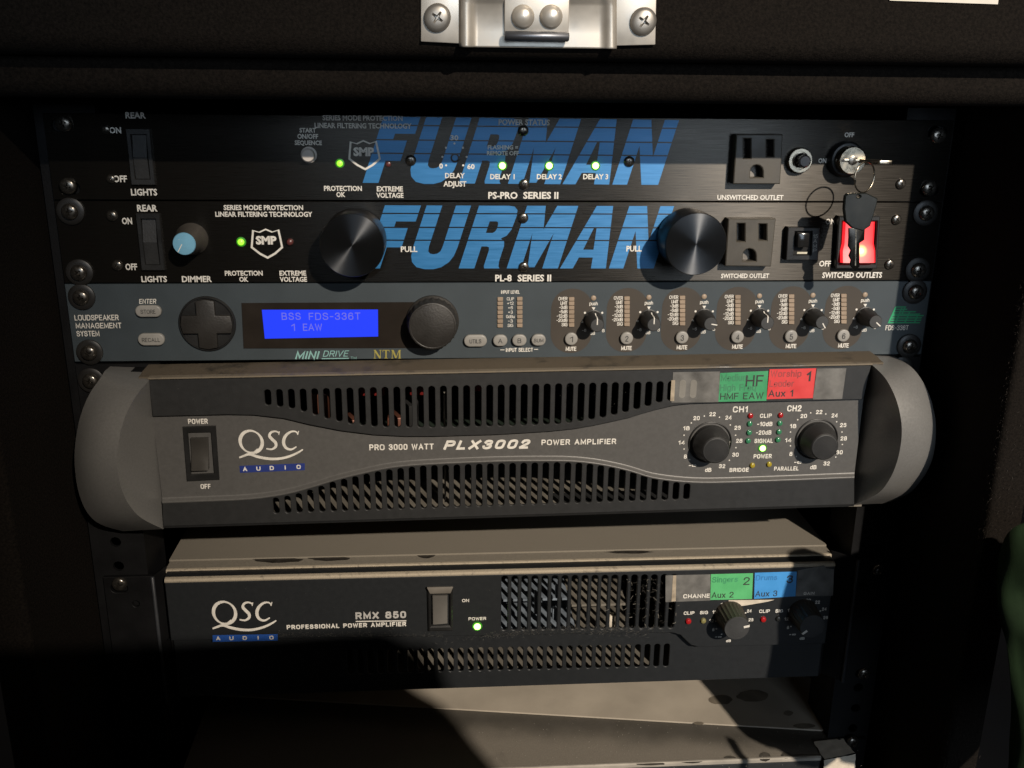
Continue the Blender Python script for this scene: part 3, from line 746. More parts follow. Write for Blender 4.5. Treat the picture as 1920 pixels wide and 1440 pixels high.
# key in the lock: thin vertical-edge bow sticking toward the viewer
kb = [(KC.x - 5, -12.2), (KC.x + 3.4, -13), (KC.x + 5.5, -20), (KC.x + 9.5, -24), (KC.x + 16, -24.5), (KC.x + 16.3, -22.5), (KC.x + 9, -17), (KC.x + 6, -12.2)]
vs = [(x, y, kz + d) for d in (-1.0, 1.0) for x, y in kb]; n = len(kb)
o = mesh('lock_key', vs, [tuple(range(n)), tuple(range(2 * n - 1, n - 1, -1))] + [(i, (i + 1) % n, n + (i + 1) % n, n + i) for i in range(n)], m_chrome, kr); bevel(o, .3)
cR = at(1621, 332, -30)
ringp = []
for k in range(40):
    t = 2 * math.pi * k / 40; ringp.append(Vector((cR.x + 6.5 * math.cos(t), -30 + 3.0 * math.cos(t), cR.z + 7.9 * math.sin(t))))
tube('wire_ring', ringp, .42, m_chrome, kr, 8, True)
KY = -33
hd = [(1585, 368), (1590, 363), (1625, 362), (1646, 372), (1645, 381), (1632, 424), (1618, 433), (1599, 428), (1586, 416), (1583, 392)]
hole = [(1610 + 4 * math.cos(t), 368.5 + 2.5 * math.sin(t)) for t in [i * math.pi / 5 for i in range(10)]]
kh = holed('hanging_key', [at(*p, KY) for p in hd], [[at(*p, KY) for p in hole]], KY, 2.6, mat('black_key_head', (.008, .010, .0095), .35), kr, .5)
m_blade = mat('dark_key_blade', (.035, .033, .03), .3, metal=.9)
pxprism('key_blade', [(1592, 428), (1622, 428), (1621, 450), (1612, 456), (1612, 500), (1607, 505), (1600, 505), (1594, 498), (1596, 488), (1592, 480), (1596, 470), (1591, 462), (1592, 446)], KY + .5, KY + 2.0, m_blade, kh, .3)
pxprism('blade_groove', [(1604, 432), (1606, 432), (1605, 498), (1603, 498)], KY + .3, KY + .6, m_chrome, kh)

# ================================================================== 3  LOUDSPEAKER PROCESSOR
bs = thing('loudspeaker_processor', 'blue-grey loudspeaker processor with lit blue display and six channel knobs, third from top', 'audio processor', (0, 0, -133.3))
faceplate(bs, -88.9, -133.0, m_bss)
box('chassis', -215, 215, 3.2, 260, -132.2, -90.3, m_dark, bs)
for q in ((151, 558), (166, 662), (1718, 548), (1707, 650)): rack_screw(bs, *q, 0)
BT = [('LOUDSPEAKER', 181, 595.5, 83, 11), ('MANAGEMENT', 185, 610.5, 86, 11), ('SYSTEM', 165, 625.5, 43, 11)]
for w in BT: TS(bs, *w, wt=0.150)
TS(bs, 'ENTER', 277, 565, 33, 9.5, shear=.15)
TS(bs, 'MINI', 576.5, 666, 47, 16, shear=.25, m=m_teal, wt=0.190); TS(bs, 'DRIVE', 630, 663, 50, 12, shear=.25, m=m_teal, wt=0.130)
strokes('logo_rule', [[(603, 672.5, 1.8), (654, 671.8, 1.8)]], -.15, m_teal, bs, 0)
TS(bs, 'TM', 663, 671, 11, 5, m=m_teal, wt=0.130)
# serif NTM
def serif(parent, base, k, m):
    u0, v0 = base; vs = []; fs = []
    def ln(a, b, w): stroke_faces([(u0 + a[0] * k, v0 - a[1] * k, w * k), (u0 + b[0] * k, v0 - b[1] * k, w * k)], -.15, 0, vs, fs)
    def N_(x): ln((x + 2.2, 0), (x + 2.2, 15), 1.2); ln((x + 2, 14.6), (x + 11.5, .3), 3.0); ln((x + 12, 0), (x + 12, 15), 1.2); ln((x, .4), (x + 4.5, .4), .9); ln((x, 14.6), (x + 4, 14.6), .9); ln((x + 9.8, 14.6), (x + 14.2, 14.6), .9)
    def T_(x): ln((x + 6, 0), (x + 6, 15), 2.8); ln((x, 14.4), (x + 12, 14.4), 1.2); ln((x + .3, 14.6), (x + .3, 11), .9); ln((x + 11.7, 14.6), (x + 11.7, 11), .9); ln((x + 3, .4), (x + 9, .4), .9)
    def M_(x): ln((x + 2, 0), (x + 2, 15), 1.2); ln((x + 3, 14.6), (x + 8.5, 1), 3); ln((x + 8.5, .5), (x + 14, 14.6), 1.2); ln((x + 15, 0), (x + 15, 15), 2.8); ln((x, .4), (x + 4, .4), .9); ln((x, 14.6), (x + 4, 14.6), .9); ln((x + 12.5, .4), (x + 17.5, .4), .9); ln((x + 14, 14.6), (x + 17.5, 14.6), .9)
    N_(0); T_(16); M_(31)
    # every stroke on its own tiny step so that crossings never lie in one plane
    for i in range(len(vs)): vs[i] = Vector((vs[i].x, -.12 - .01 * (i // 4), vs[i].z))
    return mesh('serif_lettering', vs, fs, m, parent)
serif(bs, (700.5, 672), 1.06, m_gold)
# buttons
def pill(parent, u, v, w, h, txt, tw, th, m=m_btn, Yh=-2.6):
    c = at(u, v, Yh); k = 1 / ppm(u, v, Yh); W_ = w * k / 2; H_ = h * k / 2
    P = rrect(c.x - W_, c.x + W_, c.z - H_, c.z + H_, min(W_, H_) * .98, 6)
    o = prism('push_button', P, Yh, 0, m, parent); bevel(o, .7, 3)
    if txt: TS(o, txt, u, v + .5, tw, th, Y=Yh - .12, m=m_ink, wt=0.130)
    return o
pill(bs, 277.5, 584, 49, 23, 'STORE', 28, 8); pill(bs, 283, 637, 50, 24, 'RECALL', 34, 8)
pill(bs, 891.5, 639.5, 43, 23, 'UTILS', 22, 8); pill(bs, 938, 639, 27, 22, 'A', 8, 9); pill(bs, 974, 638.5, 27, 22, 'B', 7, 9); pill(bs, 1010, 638, 27, 22, 'SUM', 18, 7)
# cursor pad
c = at(388, 608, -2)
pad = lathe('cursor_pad', [(15.4, 0), (15.4, -1.4), (14.9, -2.0), (14.6, -2.0), (14.3, -.9)], c.x, c.z, m_black, bs, 64)
pp = at(386.5, 609.5, -4); x, z = pp.x, pp.z; a = 5.0; r = 14.0; f = math.sqrt(r * r - a * a)
cr = [(x - a, z - f), (x, z - r), (x + a, z - f), (x + a, z - a), (x + f, z - a), (x + r, z), (x + f, z + a), (x + a, z + a), (x + a, z + f), (x, z + r), (x - a, z + f), (x - a, z + a), (x - f, z + a), (x - r, z), (x - f, z - a), (x - a, z - a)]
bevel(prism('cursor_cross', cr, -3.6, -.6, m_dial, pad), .5, 2)
# display
pxflat('display_window', [(453, 568), (860 - 30, 566), (858 - 30, 652), (457, 653)], -.15, mat('dark_display_window', (0.022, 0.018, 0.015), .12), bs, .35)
dsp = pxprism('lcd_display', [(491, 581), (708.5, 580.5), (709, 631), (496.5, 635)], -.75, -.55, e_lcd, bs)
TS(dsp, 'BSS', 546, 593, 36, 14, Y=-.9, m=m_lcdtxt, wt=0.130, gap=.22); TS(dsp, 'FDS-336T', 627.5, 593, 97, 14, Y=-.9, m=m_lcdtxt, wt=0.130, gap=.2)
TS(dsp, '1', 549.5, 614, 7, 14, Y=-.9, m=m_lcdtxt, wt=0.130); TS(dsp, 'EAW', 586, 613.5, 36, 14, Y=-.9, m=m_lcdtxt, wt=0.130)
# data wheel
c = at(811, 612, -13)
dw = lathe('data_wheel', [(14.6, 0), (14.6, -2.4), (14.0, -3.2), (13.6, -11.5), (13.0, -12.8), (12.4, -13.1)], c.x, c.z, m_dial, bs, 48, rib=(2, 3, .05))
lathe('wheel_face', [(12.4, -13.1), (12.2, -13.2), (11.8, -13.0), (.05, -12.9)], c.x, c.z, m_dial, dw, 48)
# input meters
TS(bs, 'INPUT LEVEL', 957, 547.5, 35, 6.5, wt=0.160)
for i, s in enumerate(('CLIP', '+12', '+6', '+3', '0dBu', '-3', 'SIG')):
    TS(bs, s, 957, 560.3 + i * 8.3, {'CLIP': 13.5, '+12': 12.5, '0dBu': 16, 'SIG': 10.5}.get(s, 9), 6, wt=.13, gap=.12)
def led_block(parent, u, v, w=10.5, h=7.2):
    o = pxprism('meter_segment', [(u - w / 2, v - h / 2), (u + w / 2, v - h / 2), (u + w / 2, v + h / 2), (u - w / 2, v + h / 2)], -.9, 0, m_amber, parent); bevel(o, .2, 1)
for i in range(7):
    led_block(bs, 938 - i * .03, 561 + i * 8.3); led_block(bs, 974.5, 560.6 + i * 8.3)
TS(bs, 'INPUT SELECT', 974, 656, 51, 7.5, wt=0.160)
strokes('rule', [[(938, 656, 1.2), (946, 656, 1.2)], [(1001, 655, 1.2), (1009, 655, 1.2)]], -.15, m_white, bs, 0)
# six channels
chx = [1071.7, 1175.7, 1279.7, 1383.7, 1484.3, 1582.5]
chy = [0, -1.3, -2.7, -3.9, -5.1, -6.2]
X1 = at(1071.7, 600, 0).x; X6 = at(1582.5, 594, 0).x
angs = [0, 0, 100, 0, 148, 130]
for i in range(6):
    X = X1 + (X6 - X1) * i / 5; ox = 0
    ch_u = chx[i]; dv = chy[i]
    sc = 1 - .0075 * i
    cz = at(ch_u, 602 + dv, 0).z; k = 1 / ppm(ch_u, 602, 0)
    ow = 38.7 * k * sc; oh = 61.5 * k * sc
    P = rrect(X - ow * 1.0, X + ow * 1.0, cz - oh, cz + oh, ow * .98, 10)
    o = flat('channel_oval', P, -.02 - .0, m_oval, bs, .06)
    rng = [('OVER', 17), ('LIMIT', 13), ('-3dB', 15.5), ('-6dB', 15.5), ('-12dB', 20), ('-20dB', 20.5), ('SIG', 11)]
    for j, (s, w) in enumerate(rng):
        TS(bs, s, ch_u - 7.8 - w / 2, 560 + dv + j * 8.1, w * sc, 6.6, Y=-.2, wt=.15, gap=.1)
        led_block(bs, ch_u, 561 + dv + j * 8.1)
    pill(bs, ch_u - .3, 636 + dv, 24 * sc, 24 * sc, str(i + 1), 6, 11, Yh=-2.4)
    TS(bs, 'MUTE', ch_u - 1, 654 + dv, 20, 8, Y=-.2, wt=.17, gap=.08)
    ku = ch_u + 40.5 * sc; kv = 598.4 + dv
    TS(bs, 'push', ku + .8, 569 + dv, 15.5, 7, Y=-.2, wt=.14, gap=.1)
    led(bs, ku + .8, 559 + dv, 0, m_amber, 1.5, .8)
    pxflat('index_triangle', [(ku - 2.8, 576 + dv), (ku + 4.2, 576 + dv), (ku + .7, 582 + dv)], -.15, m_white, bs)
    for du, dvv in ((-15.5, -12), (17, -12), (-20.5, 5)):
        q = at(ku + du, kv + dvv, -.1); lathe('scale_dot', [(.62, 0), (.62, -.12)], q.x, q.z, m_white, bs, 10, y0=-.05)
    TS(bs, '-6', ku - 17, kv + 21, 8, 5.5, Y=-.2, wt=0.160); TS(bs, '6', ku + 19, kv + 21.5, 5, 6, Y=-.2, wt=0.160); TS(bs, 'dB', ku - 1, kv + 26.5, 9, 6, Y=-.2, wt=0.160)
    kc = at(ku, kv, 0)
    kb_ = lathe('channel_knob', [(5.5, 0), (5.5, -.8), (5.1, -1), (4.9, -7), (4.1, -8.5), (3.95, -14.2), (3.6, -14.8)], kc.x, kc.z, m_knob, bs, 28, rib=(2, 3, .03))
    lathe('knob_face', [(3.6, -14.8), (3.4, -14.95), (.05, -14.95)], kc.x, kc.z, m_knobtop, kb_, 28)
    a = math.radians(90 - angs[i]); dx, dz = math.cos(a), math.sin(a); nx, nz = -dz * .3, dx * .3
    prof = [(.4, -15.1), (3.75, -15.1), (4.2, -14.0), (4.35, -8.6), (5.1, -7.0)]
    vs = []; fs = []
    for rr, y in prof: vs += [(kc.x + dx * rr + nx, y, kc.z + dz * rr + nz), (kc.x + dx * rr - nx, y, kc.z + dz * rr - nz)]
    for j in range(len(prof) - 1): fs.append((2 * j, 2 * j + 1, 2 * j + 3, 2 * j + 2))
    mesh('pointer', vs, fs, m_white, kb_)
# maker's mark: slanted green bars
vs = []; fs = []
bars = [((1679, 1698), 575.5), ((1677, 1700), 580), ((1676, 1716), 584.5), ((1673, 1724), 589), ((1670, 1731), 591.8), ((1668, 1727), 596), ((1666, 1726), 600.5), ((1664, 1724), 605)]
for (a, b), y in bars:
    q = [at(a + 2, y - 1.2 - (0), -.15), at(b + 2, y - 1.2, -.15), at(b, y + 1.2, -.15), at(a, y + 1.2, -.15)]
    i = len(vs); vs += q; fs.append((i, i + 1, i + 2, i + 3))
for (a, b), (c_, d) in (((1680, 575), (1666, 606)), ((1691, 577), (1679, 606)), ((1697, 575), (1691, 590)), ((1706, 584), (1697, 604)), ((1722, 588), (1715, 604))):
    i = len(vs); vs += [at(a - 1.5, b, -.17), at(a + 1.5, b, -.17), at(c_ + 1.5, d, -.17), at(c_ - 1.5, d, -.17)]; fs.append((i, i + 1, i + 2, i + 3))
mesh('green_emblem', vs, fs, m_green, bs)
TS(bs, 'FDS-336T', 1682, 614.5, 43, 9, wt=0.130, m=m_white)

# ================================================================== 4  LARGE POWER AMPLIFIER
pa = thing('power_amplifier', 'wide grey power amplifier with curved silver end handles and two channel knobs', 'power amplifier', (0, 0, -222))
YB = -21.5; YF = -19.0
zt = -134.6
def A(u, v, Y=YF): q = at(u, v, Y); return (q.x, q.z)
TL, TR, BR, BL = A(279, 711, YB), A(1634, 684, YB), A(1602, 946, YB), A(306, 987, YB)
box('chassis_side', -212, -209.5, 3, 330, -221.6, -136, m_dark, pa); box('chassis_side', 209.5, 212, 3, 330, -221.6, -136, m_dark, pa)
box('chassis_lid', -209, 209, -8, 330, -137.2, -136, m_dark, pa)
box('chassis_floor', -209, 209, -17, 330, -221.6, -220.2, m_inner, pa)
box('chassis_rear', -209, 209, 180, 182, -220, -138, m_void, pa)
# rack ears behind the handles
holed('rack_flange', [(-241.3, -134.2), (-196, -134.2), (-196, -222), (-241.3, -222)], [rrect(-238, -227, z - 3.2, z + 3.2, 3.1, 4) for z in (-141, -215.8)], .4, 2.4, m_dark, pa)
holed('rack_flange', [(196, -134.2), (241.3, -134.2), (241.3, -222), (196, -222)], [rrect(227, 238, z - 3.2, z + 3.2, 3.1, 4) for z in (-141, -215.8)], .4, 2.4, m_dark, pa)
rack_screw(pa, 169, 715, 0); rack_screw(pa, 1692, 692, 0)
# slot tables (photo positions)
def interp(tab, x):
    for (a, b), (c_, d) in zip(tab, tab[1:]):
        if a <= x <= c_: return b + (d - b) * (x - a) / (c_ - a)
    return tab[0][1] if x < tab[0][0] else tab[-1][1]
def slot(uc, vt, vb, wpx, Y):
    c0 = at(uc, vt, Y); c1 = at(uc, vb, Y); w = wpx / ppm(uc, vt, Y) / 2
    xm = (c0.x + c1.x) / 2
    return rrect(xm - w, xm + w, c1.z, c0.z, w * .95, 4)
wave_top = [(286, 781), (427, 777.5), (477, 778.5), (533, 785), (583, 797), (640, 808), (700, 815.5), (760, 818.5), (813, 818.5), (933, 815), (1033, 809), (1080, 804), (1117, 797.5), (1150, 790.5), (1183, 783), (1208, 775), (1233, 768), (1267, 760), (1297, 757), (1327, 756), (1450, 753), (1619, 749)]
wave_bot = [(304, 934), (380, 931), (467, 927), (533, 918), (583, 905), (633, 890), (683, 878), (733, 868), (800, 862), (933, 856.5), (1033, 855.5), (1080, 857), (1117, 861), (1150, 867), (1183, 875), (1208, 883), (1233, 889), (1283, 895), (1340, 896.5), (1450, 893), (1602, 887)]
upx = [at(502, 745, YB).x + i * (at(1237.5, 735, YB).x - at(502, 745, YB).x) / 34 for i in range(36)]
sb = [(480, 757), (502, 760), (572, 772), (618, 787), (685, 798), (707, 801), (815, 803), (930, 799), (1050, 795.5), (1177, 790), (1301, 783.5)]
sb = [(480, 758), (502, 760), (545, 766), (572, 773), (618, 787), (660, 796), (707, 801), (815, 802), (960, 799), (1050, 795.5), (1092, 790), (1133, 783), (1175, 773), (1216, 762), (1237, 755), (1262, 751)]
holes = []
def u_of(x, vguess, Y):
    # invert at() for u on a given row
    lo, hi = 200, 1800
    for _ in range(30):
        md = (lo + hi) / 2
        if at(md, vguess, Y).x < x: lo = md
        else: hi = md
    return lo
for x in upx:
    u = u_of(x, 745, YB); holes.append(slot(u, 730.5 - (u - 502) * .0205, interp(sb, u), 12.2, YB))
gr_t = [A(u, v, YB) for u, v in reversed(wave_top)]
up_out = [TL, TR] + [A(u, v, YB) for u, v in reversed(wave_top)]
holed('upper_grille', up_out, holes, YB, 1.6, m_plxd, pa, .3)
lpx = [at(518.8, 945, YB).x + i * (at(1288.3, 920, YB).x - at(518.8, 945, YB).x) / 37 for i in range(38)]
st = [(519, 933.5), (540, 930), (562, 925), (584, 918), (605, 911), (627, 903), (648, 898), (670, 893), (691, 888), (713, 883.5), (735, 880), (777, 875), (798, 873), (860, 871.5), (900, 870), (985, 868), (1045, 867), (1088, 868), (1108, 870), (1128, 873), (1148, 876.5), (1168, 880), (1189, 885), (1209, 890), (1229, 896), (1249, 901), (1268, 904.5), (1289, 907)]
holes = []
for x in lpx:
    u = u_of(x, 930, YB); holes.append(slot(u, interp(st, u), 963 - (u - 519) * .0342, 11.6, YB))
lo_out = [A(u, v + 8, YB) for u, v in wave_bot] + [BR, BL]
holed('lower_grille', lo_out, holes, YB, 1.6, m_plxd, pa, .3)
fa = [A(u, v - 3) for u, v in wave_top] + [A(u, v + 1) for u, v in reversed(wave_bot)]
fasc = prism('waisted_fascia', fa, YF, YF + 1.5, m_plxg, pa)
vs = []; fs = []; wb = smooth_line([(a, b, 0) for a, b in wave_bot], 3)
for p in wb:
    a = at(p.x, p.y - 1, YF - .02); m_ = at(p.x, p.y + 2.5, YF - .5); m2_ = at(p.x, p.y + 6.5, YB - .1); b = at(p.x, p.y + 8.6, YB - .35); c_ = at(p.x, p.y + 10, YB - .02)
    vs += [a, m_, m2_, b, c_]
for i in range(len(wb) - 1):
    for j in range(4): fs.append((i * 5 + j, i * 5 + j + 1, (i + 1) * 5 + j + 1, (i + 1) * 5 + j))
mesh('fascia_shelf', vs, fs, m_plxg, pa, True)
# top rim of the front, dusty
def xsweep(name, prof, x0, x1, m, parent, dz=0):
    n = len(prof); vs = [(x0, y, z) for y, z in prof] + [(x1, y, z + dz) for y, z in prof]
    return sharp(mesh(name, vs, [tuple(range(n))[::-1], tuple(range(n, 2 * n))] + [(i, (i + 1) % n, n + (i + 1) % n, n + i) for i in range(n)], m, parent), 28)
zr = (TL[1] + TR[1]) / 2
# rim follows the slight roll of this unit
xsweep('top_rim', [(YB, TL[1]), (YB - 1.4, TL[1] + .3), (YB - 1.0, TL[1] + 1.1), (YB + 2, TL[1] + 1.4), (YB + 2.3, TL[1] - .5)], TL[0], TR[0], m_dustrim, pa, TR[1] - TL[1])
xsweep('top_channel', [(YB + 2.3, TL[1] - .4), (YB + 2.5, TL[1] + .6), (YB + 7, TL[1] + .9), (YB + 10, TL[1] + 1.6), (0, TL[1] + 2.0), (0, TL[1] - 1)], TL[0] - 6, TR[0] + 8, m_dustmix, pa, TR[1] - TL[1])
xsweep('bottom_rim', [(YB, BL[1]), (YB + .6, BL[1] - 1.4), (YB + 4, BL[1] - 1.8), (8, BL[1] - 1.8), (8, BL[1] + .2)], BL[0], BR[0], m_plxd, pa, BR[1] - BL[1])
# handles
def handle(side):
    if side < 0:
        ridge = [(281, 712), (262, 733), (246, 757), (233, 786), (224, 820), (220, 858), (222, 890), (229, 920), (243, 948), (266, 972), (306, 992)]
        outer = [(196, 696), (186, 712), (170, 735), (156, 765), (146, 800), (140, 845), (141, 885), (148, 925), (163, 960), (188, 983), (230, 996)]
        chord = [(281, 712), (306, 992)]
    else:
        ridge = [(1635, 684), (1655, 703), (1668, 722), (1680, 748), (1688, 778), (1691, 808), (1688, 840), (1680, 872), (1666, 902), (1645, 926), (1602, 946)]
        outer = [(1690, 676), (1706, 686), (1722, 703), (1739, 732), (1750, 765), (1755, 800), (1753, 838), (1745, 870), (1728, 900), (1702, 927), (1660, 944)]
        chord = [(1635, 684), (1602, 946)]
    n = len(ridge); vs = []; fs = []
    dep = [math.sin(math.pi * i / (n - 1)) for i in range(n)]
    R_ = []; O_ = []
    for i in range(n):
        y = -21 - 27 * dep[i] ** .7; R_.append(at(*ridge[i], y))
        O_.append(at(*outer[i], -9 - 22 * dep[i] ** .7))
    R2 = smooth_line(R_, 4); O2 = smooth_line(O_, 4); n2 = len(R2)
    cA = Vector((R2[0].x, -17, R2[0].z)); cB = Vector((R2[-1].x, -17, R2[-1].z))
    C2 = [cA.lerp(cB, i / (n2 - 1)) for i in range(n2)]
    for i in range(n2):
        mid = R2[i].lerp(O2[i], .5) + Vector((side * 2.2, -3.5, 0)) * math.sin(math.pi * i / (n2 - 1))
        vs += [C2[i], R2[i], R2[i].lerp(O2[i], .25) + Vector((side * 1.6, -2.6, 0)) * math.sin(math.pi * i / (n2 - 1)), mid, R2[i].lerp(O2[i], .78) + Vector((side * 1.6, -1.8, 0)) * math.sin(math.pi * i / (n2 - 1)), O2[i], Vector((O2[i].x, .3, O2[i].z)), Vector((C2[i].x, .3, C2[i].z))]
    for i in range(n2 - 1):
        for j in range(8): fs.append((i * 8 + j, i * 8 + (j + 1) % 8, (i + 1) * 8 + (j + 1) % 8, (i + 1) * 8 + j))
    fs.append(tuple(range(8))); fs.append(tuple(range((n2 - 1) * 8, n2 * 8)))
    o = mesh('end_handle', vs, fs, m_handle, pa)
    return sharp(o, 32)
handle(-1); handle(1)
# power switch
sw = holed('power_switch', [at(*p, YF - 1.2) for p in ((342, 801), (404, 799), (411, 900), (350, 903))], [[at(*p, YF - 1.2) for p in ((352, 812), (395, 811), (401, 888), (358, 890))]], YF - 1.2, 1.2, m_black, pa, .4)
rockp = [at(*p, YF - 2.6) for p in ((356, 823), (389, 822), (391, 881), (359, 882))]
def rocker(name, quad, yb, yt_top, yt_bot, m, parent, bulge=1.2):
    # rocker with a gently concave face
    vs = []; fs = []; nn = 8
    for i in range(nn + 1):
        t = i / nn; l = quad[0].lerp(quad[3], t); r = quad[1].lerp(quad[2], t)
        y = yt_top * (1 - t) + yt_bot * t + bulge * math.sin(math.pi * t) * 1.0
        vs += [(l.x, yb, l.z), (l.x, y + .3, l.z), (l.x + .5, y, l.z), (r.x - .5, y, r.z), (r.x, y + .3, r.z), (r.x, yb, r.z)]
    for i in range(nn):
        for j in range(5): fs.append((i * 6 + j, i * 6 + j + 1, (i + 1) * 6 + j + 1, (i + 1) * 6 + j))
    fs.append(tuple(range(6))); fs.append(tuple(range(nn * 6, nn * 6 + 6)))
    return sharp(mesh(name, vs, fs, m, parent), 35)
m_rock = mat('satin_rocker', (0.045, 0.042, 0.038), .28)
rocker('rocker', rockp, YF, YF - 2.0, YF - 3.6, m_rock, sw)
# maker's script
def script_logo(parent, dx, dy, Y, m, audio, mA):
    z = lambda x, y, w: (100 + x / 3 + dx, 660 + y / 3 + dy, w / 3)
    Q = []
    for k in range(25):
        t = -2 * math.pi * k / 24 + 1.9
        wv = 7 + 9 * abs(math.cos(t + .5)) ** 1.5
        Q.append(z(1113 + 62 * math.cos(t) + 6 * math.sin(t) * -1, 505 - 62 * math.sin(t), wv * 1.25))
    sw_ = [z(1046, 594, 9), z(1072, 584, 12), z(1104, 575, 14), z(1150, 589, 15), z(1210, 600, 15), z(1270, 600, 14), z(1330, 586, 13), z(1375, 566, 11), z(1404, 548, 7)]
    tail = [z(1150, 545, 7), z(1125, 566, 8), z(1098, 579, 9)]
    Sx = [z(1272, 456, 9), z(1250, 446, 9), z(1225, 452, 13), z(1216, 472, 16), z(1232, 492, 17), z(1250, 510, 17), z(1251, 532, 15), z(1228, 547, 10), z(1198, 543, 8)]
    S2 = [z(1272, 446, 5), z(1268, 466, 5)]
    Cx = [z(1377, 462, 8), z(1362, 447, 8), z(1332, 450, 12), z(1304, 475, 17), z(1295, 508, 18), z(1308, 538, 15), z(1338, 548, 11), z(1368, 532, 7)]
    C2 = [z(1380, 444, 5), z(1374, 466, 5)]
    vs = []; fs = []; lines = [Q, sw_, tail, Sx, S2, Cx, C2]
    for i, l in enumerate(lines):
        b = len(vs); stroke_faces(l, Y, 4, vs, fs)
        for j in range(b, len(vs)): vs[j] = Vector((vs[j].x, Y - .02 - .012 * i, vs[j].z))
    mesh('script_logo', vs, fs, m, parent)
    pxflat('logo_bar', audio, Y, mA, parent, .06)
    n = 5
    for i, ch in enumerate('AUDIO'):
        t = (i + .45) / 5
        u = audio[0][0] + (audio[1][0] - audio[0][0]) * (.085 + .205 * i * 1.0); v = (audio[0][1] + audio[3][1]) / 2 + (audio[1][1] - audio[0][1]) * (.08 + .21 * i)
        TS(parent, ch, u, v, 8 if ch != 'I' else 2.2, (audio[3][1] - audio[0][1]) * .66, Y=Y - .12, wt=.24)
script_logo(pa, 0, 0, YF - .05, m_white, [(449, 873.5), (571.5, 868.5), (571.5, 881.5), (450, 886.5)], m_navy)
YT = YF - .12
PT = [('POWER', 371, 790, 37, 10.5, .0), ('OFF', 385.5, 912, 19, 10, .0), ('PRO 3000 WATT', 753, 838, 121, 12, .0), ('POWER AMPLIFIER', 1085.5, 828.5, 140, 11, .0),
 ('CH1', 1388, 767.5, 28, 12, 0), ('CH2', 1489.5, 765.5, 27, 12, 0), ('CLIP', 1436, 779.5, 22, 8, 0), ('-10dB', 1434, 795, 29, 8.5, 0), ('-20dB', 1432, 811, 29, 8.5, 0), ('SIGNAL', 1432, 826.5, 35, 8.5, 0),
 ('POWER', 1430, 855.5, 34, 8.5, 0), ('BRIDGE', 1386, 881, 36, 8, 0), ('PARALLEL', 1474.5, 878.5, 46, 8, 0)]
for s, u, v, w, h, _ in PT: TS(pa, s, u, v, w, h, Y=YT, wt=0.190, gap=.22)
TS(pa, 'PLX3002', 914, 833.5, 165, 19, Y=YT, wt=0.250, shear=.25, gap=.22)
K1 = [('20', 1306, 784), ('22', 1336, 776.5), ('24', 1366, 783), ('26', 1383, 802), ('28', 1386, 826.5), ('30', 1379, 852.5), ('32', 1354, 874), ('18', 1287, 803), ('14', 1278, 830), ('8', 1285, 856), ('-∞', 1298.5, 872.5), ('dB', 1328, 881)]
K2 = [('20', 1507, 780), ('22', 1536, 772.5), ('24', 1565, 779), ('26', 1581, 797), ('28', 1582, 822), ('30', 1574, 848), ('32', 1550, 869), ('18', 1487, 799), ('14', 1478, 825.5), ('8', 1483, 851), ('-∞', 1496, 866.5), ('dB', 1525, 876)]
for s, u, v in K1 + K2: TS(pa, s, u, v, {1: 5.5, 2: 12, 3: 14}[len(s)] if s != '-∞' else 14, 8, Y=YT, wt=0.190)
for cu_, cv_ in ((1331, 829), (1530.5, 823)):
    vs = []
    for k in (102, 69, 40, 15, -12, -43, 134, 165, 195, 221):
        a = math.radians(k)
        q = at(cu_ + 50 * math.cos(a), cv_ - 50 * math.sin(a), YT)
        lathe('scale_dot', [(.42, 0), (.42, -.08)], q.x, q.z, m_white, pa, 8, y0=YF - .02)
def amp_knob(u, v, ang):
    c = at(u, v, YF)
    w = lathe('volume_knob', [(12.6, 0), (12.6, -.6), (12.1, -.9), (11.7, -.3), (11.2, .5)], c.x, c.z, m_black, pa, 56, y0=YF)
    c2 = c
    b = lathe('knob_grip', [(10.6, 0), (10.6, -3.6), (10.0, -4.4), (8.4, -9.5), (7.9, -12.6), (7.2, -13.2)], c2.x, c2.z, m_knob, w, 56, y0=YF)
    lathe('knob_face', [(7.2, -13.2), (6.9, -13.3), (6.7, -12.9), (.05, -12.8)], c2.x, c2.z, m_knobtop, w, 48, y0=YF)
    a = math.radians(ang); dx, dz = math.cos(a), math.sin(a); nx, nz = -dz * .45, dx * .45
    prof = [(8.3, -13.2 + YF), (8.8, -9.5 + YF), (10.3, -4.3 + YF), (10.75, -3.4 + YF), (10.75, -1 + YF)]
    vs = []; fs = []
    for rr, y in prof: vs += [(c2.x + dx * rr + nx, y, c2.z + dz * rr + nz), (c2.x + dx * rr - nx, y, c2.z + dz * rr - nz)]
    for j in range(4): fs.append((2 * j, 2 * j + 1, 2 * j + 3, 2 * j + 2))
    mesh('pointer', vs, fs, m_white, w)
amp_knob(1331, 829, 8); amp_knob(1530.5, 823, -30)
for (u, v, m) in ((1407.5, 780, m_ledr), (1464, 779, m_ledr), (1406, 795, m_ledg), (1462.5, 794, m_ledg), (1405, 811.5, m_ledg), (1461, 810, m_ledg), (1403, 827, m_ledg), (1459, 825, m_ledg), (1411, 873, m_ledy), (1442.5, 871, m_ledy)):
    led(pa, u, v, YF, m, 1.6, 1.6)
led(pa, 1430.5, 841, YF, e_green, 1.7, 1.8)
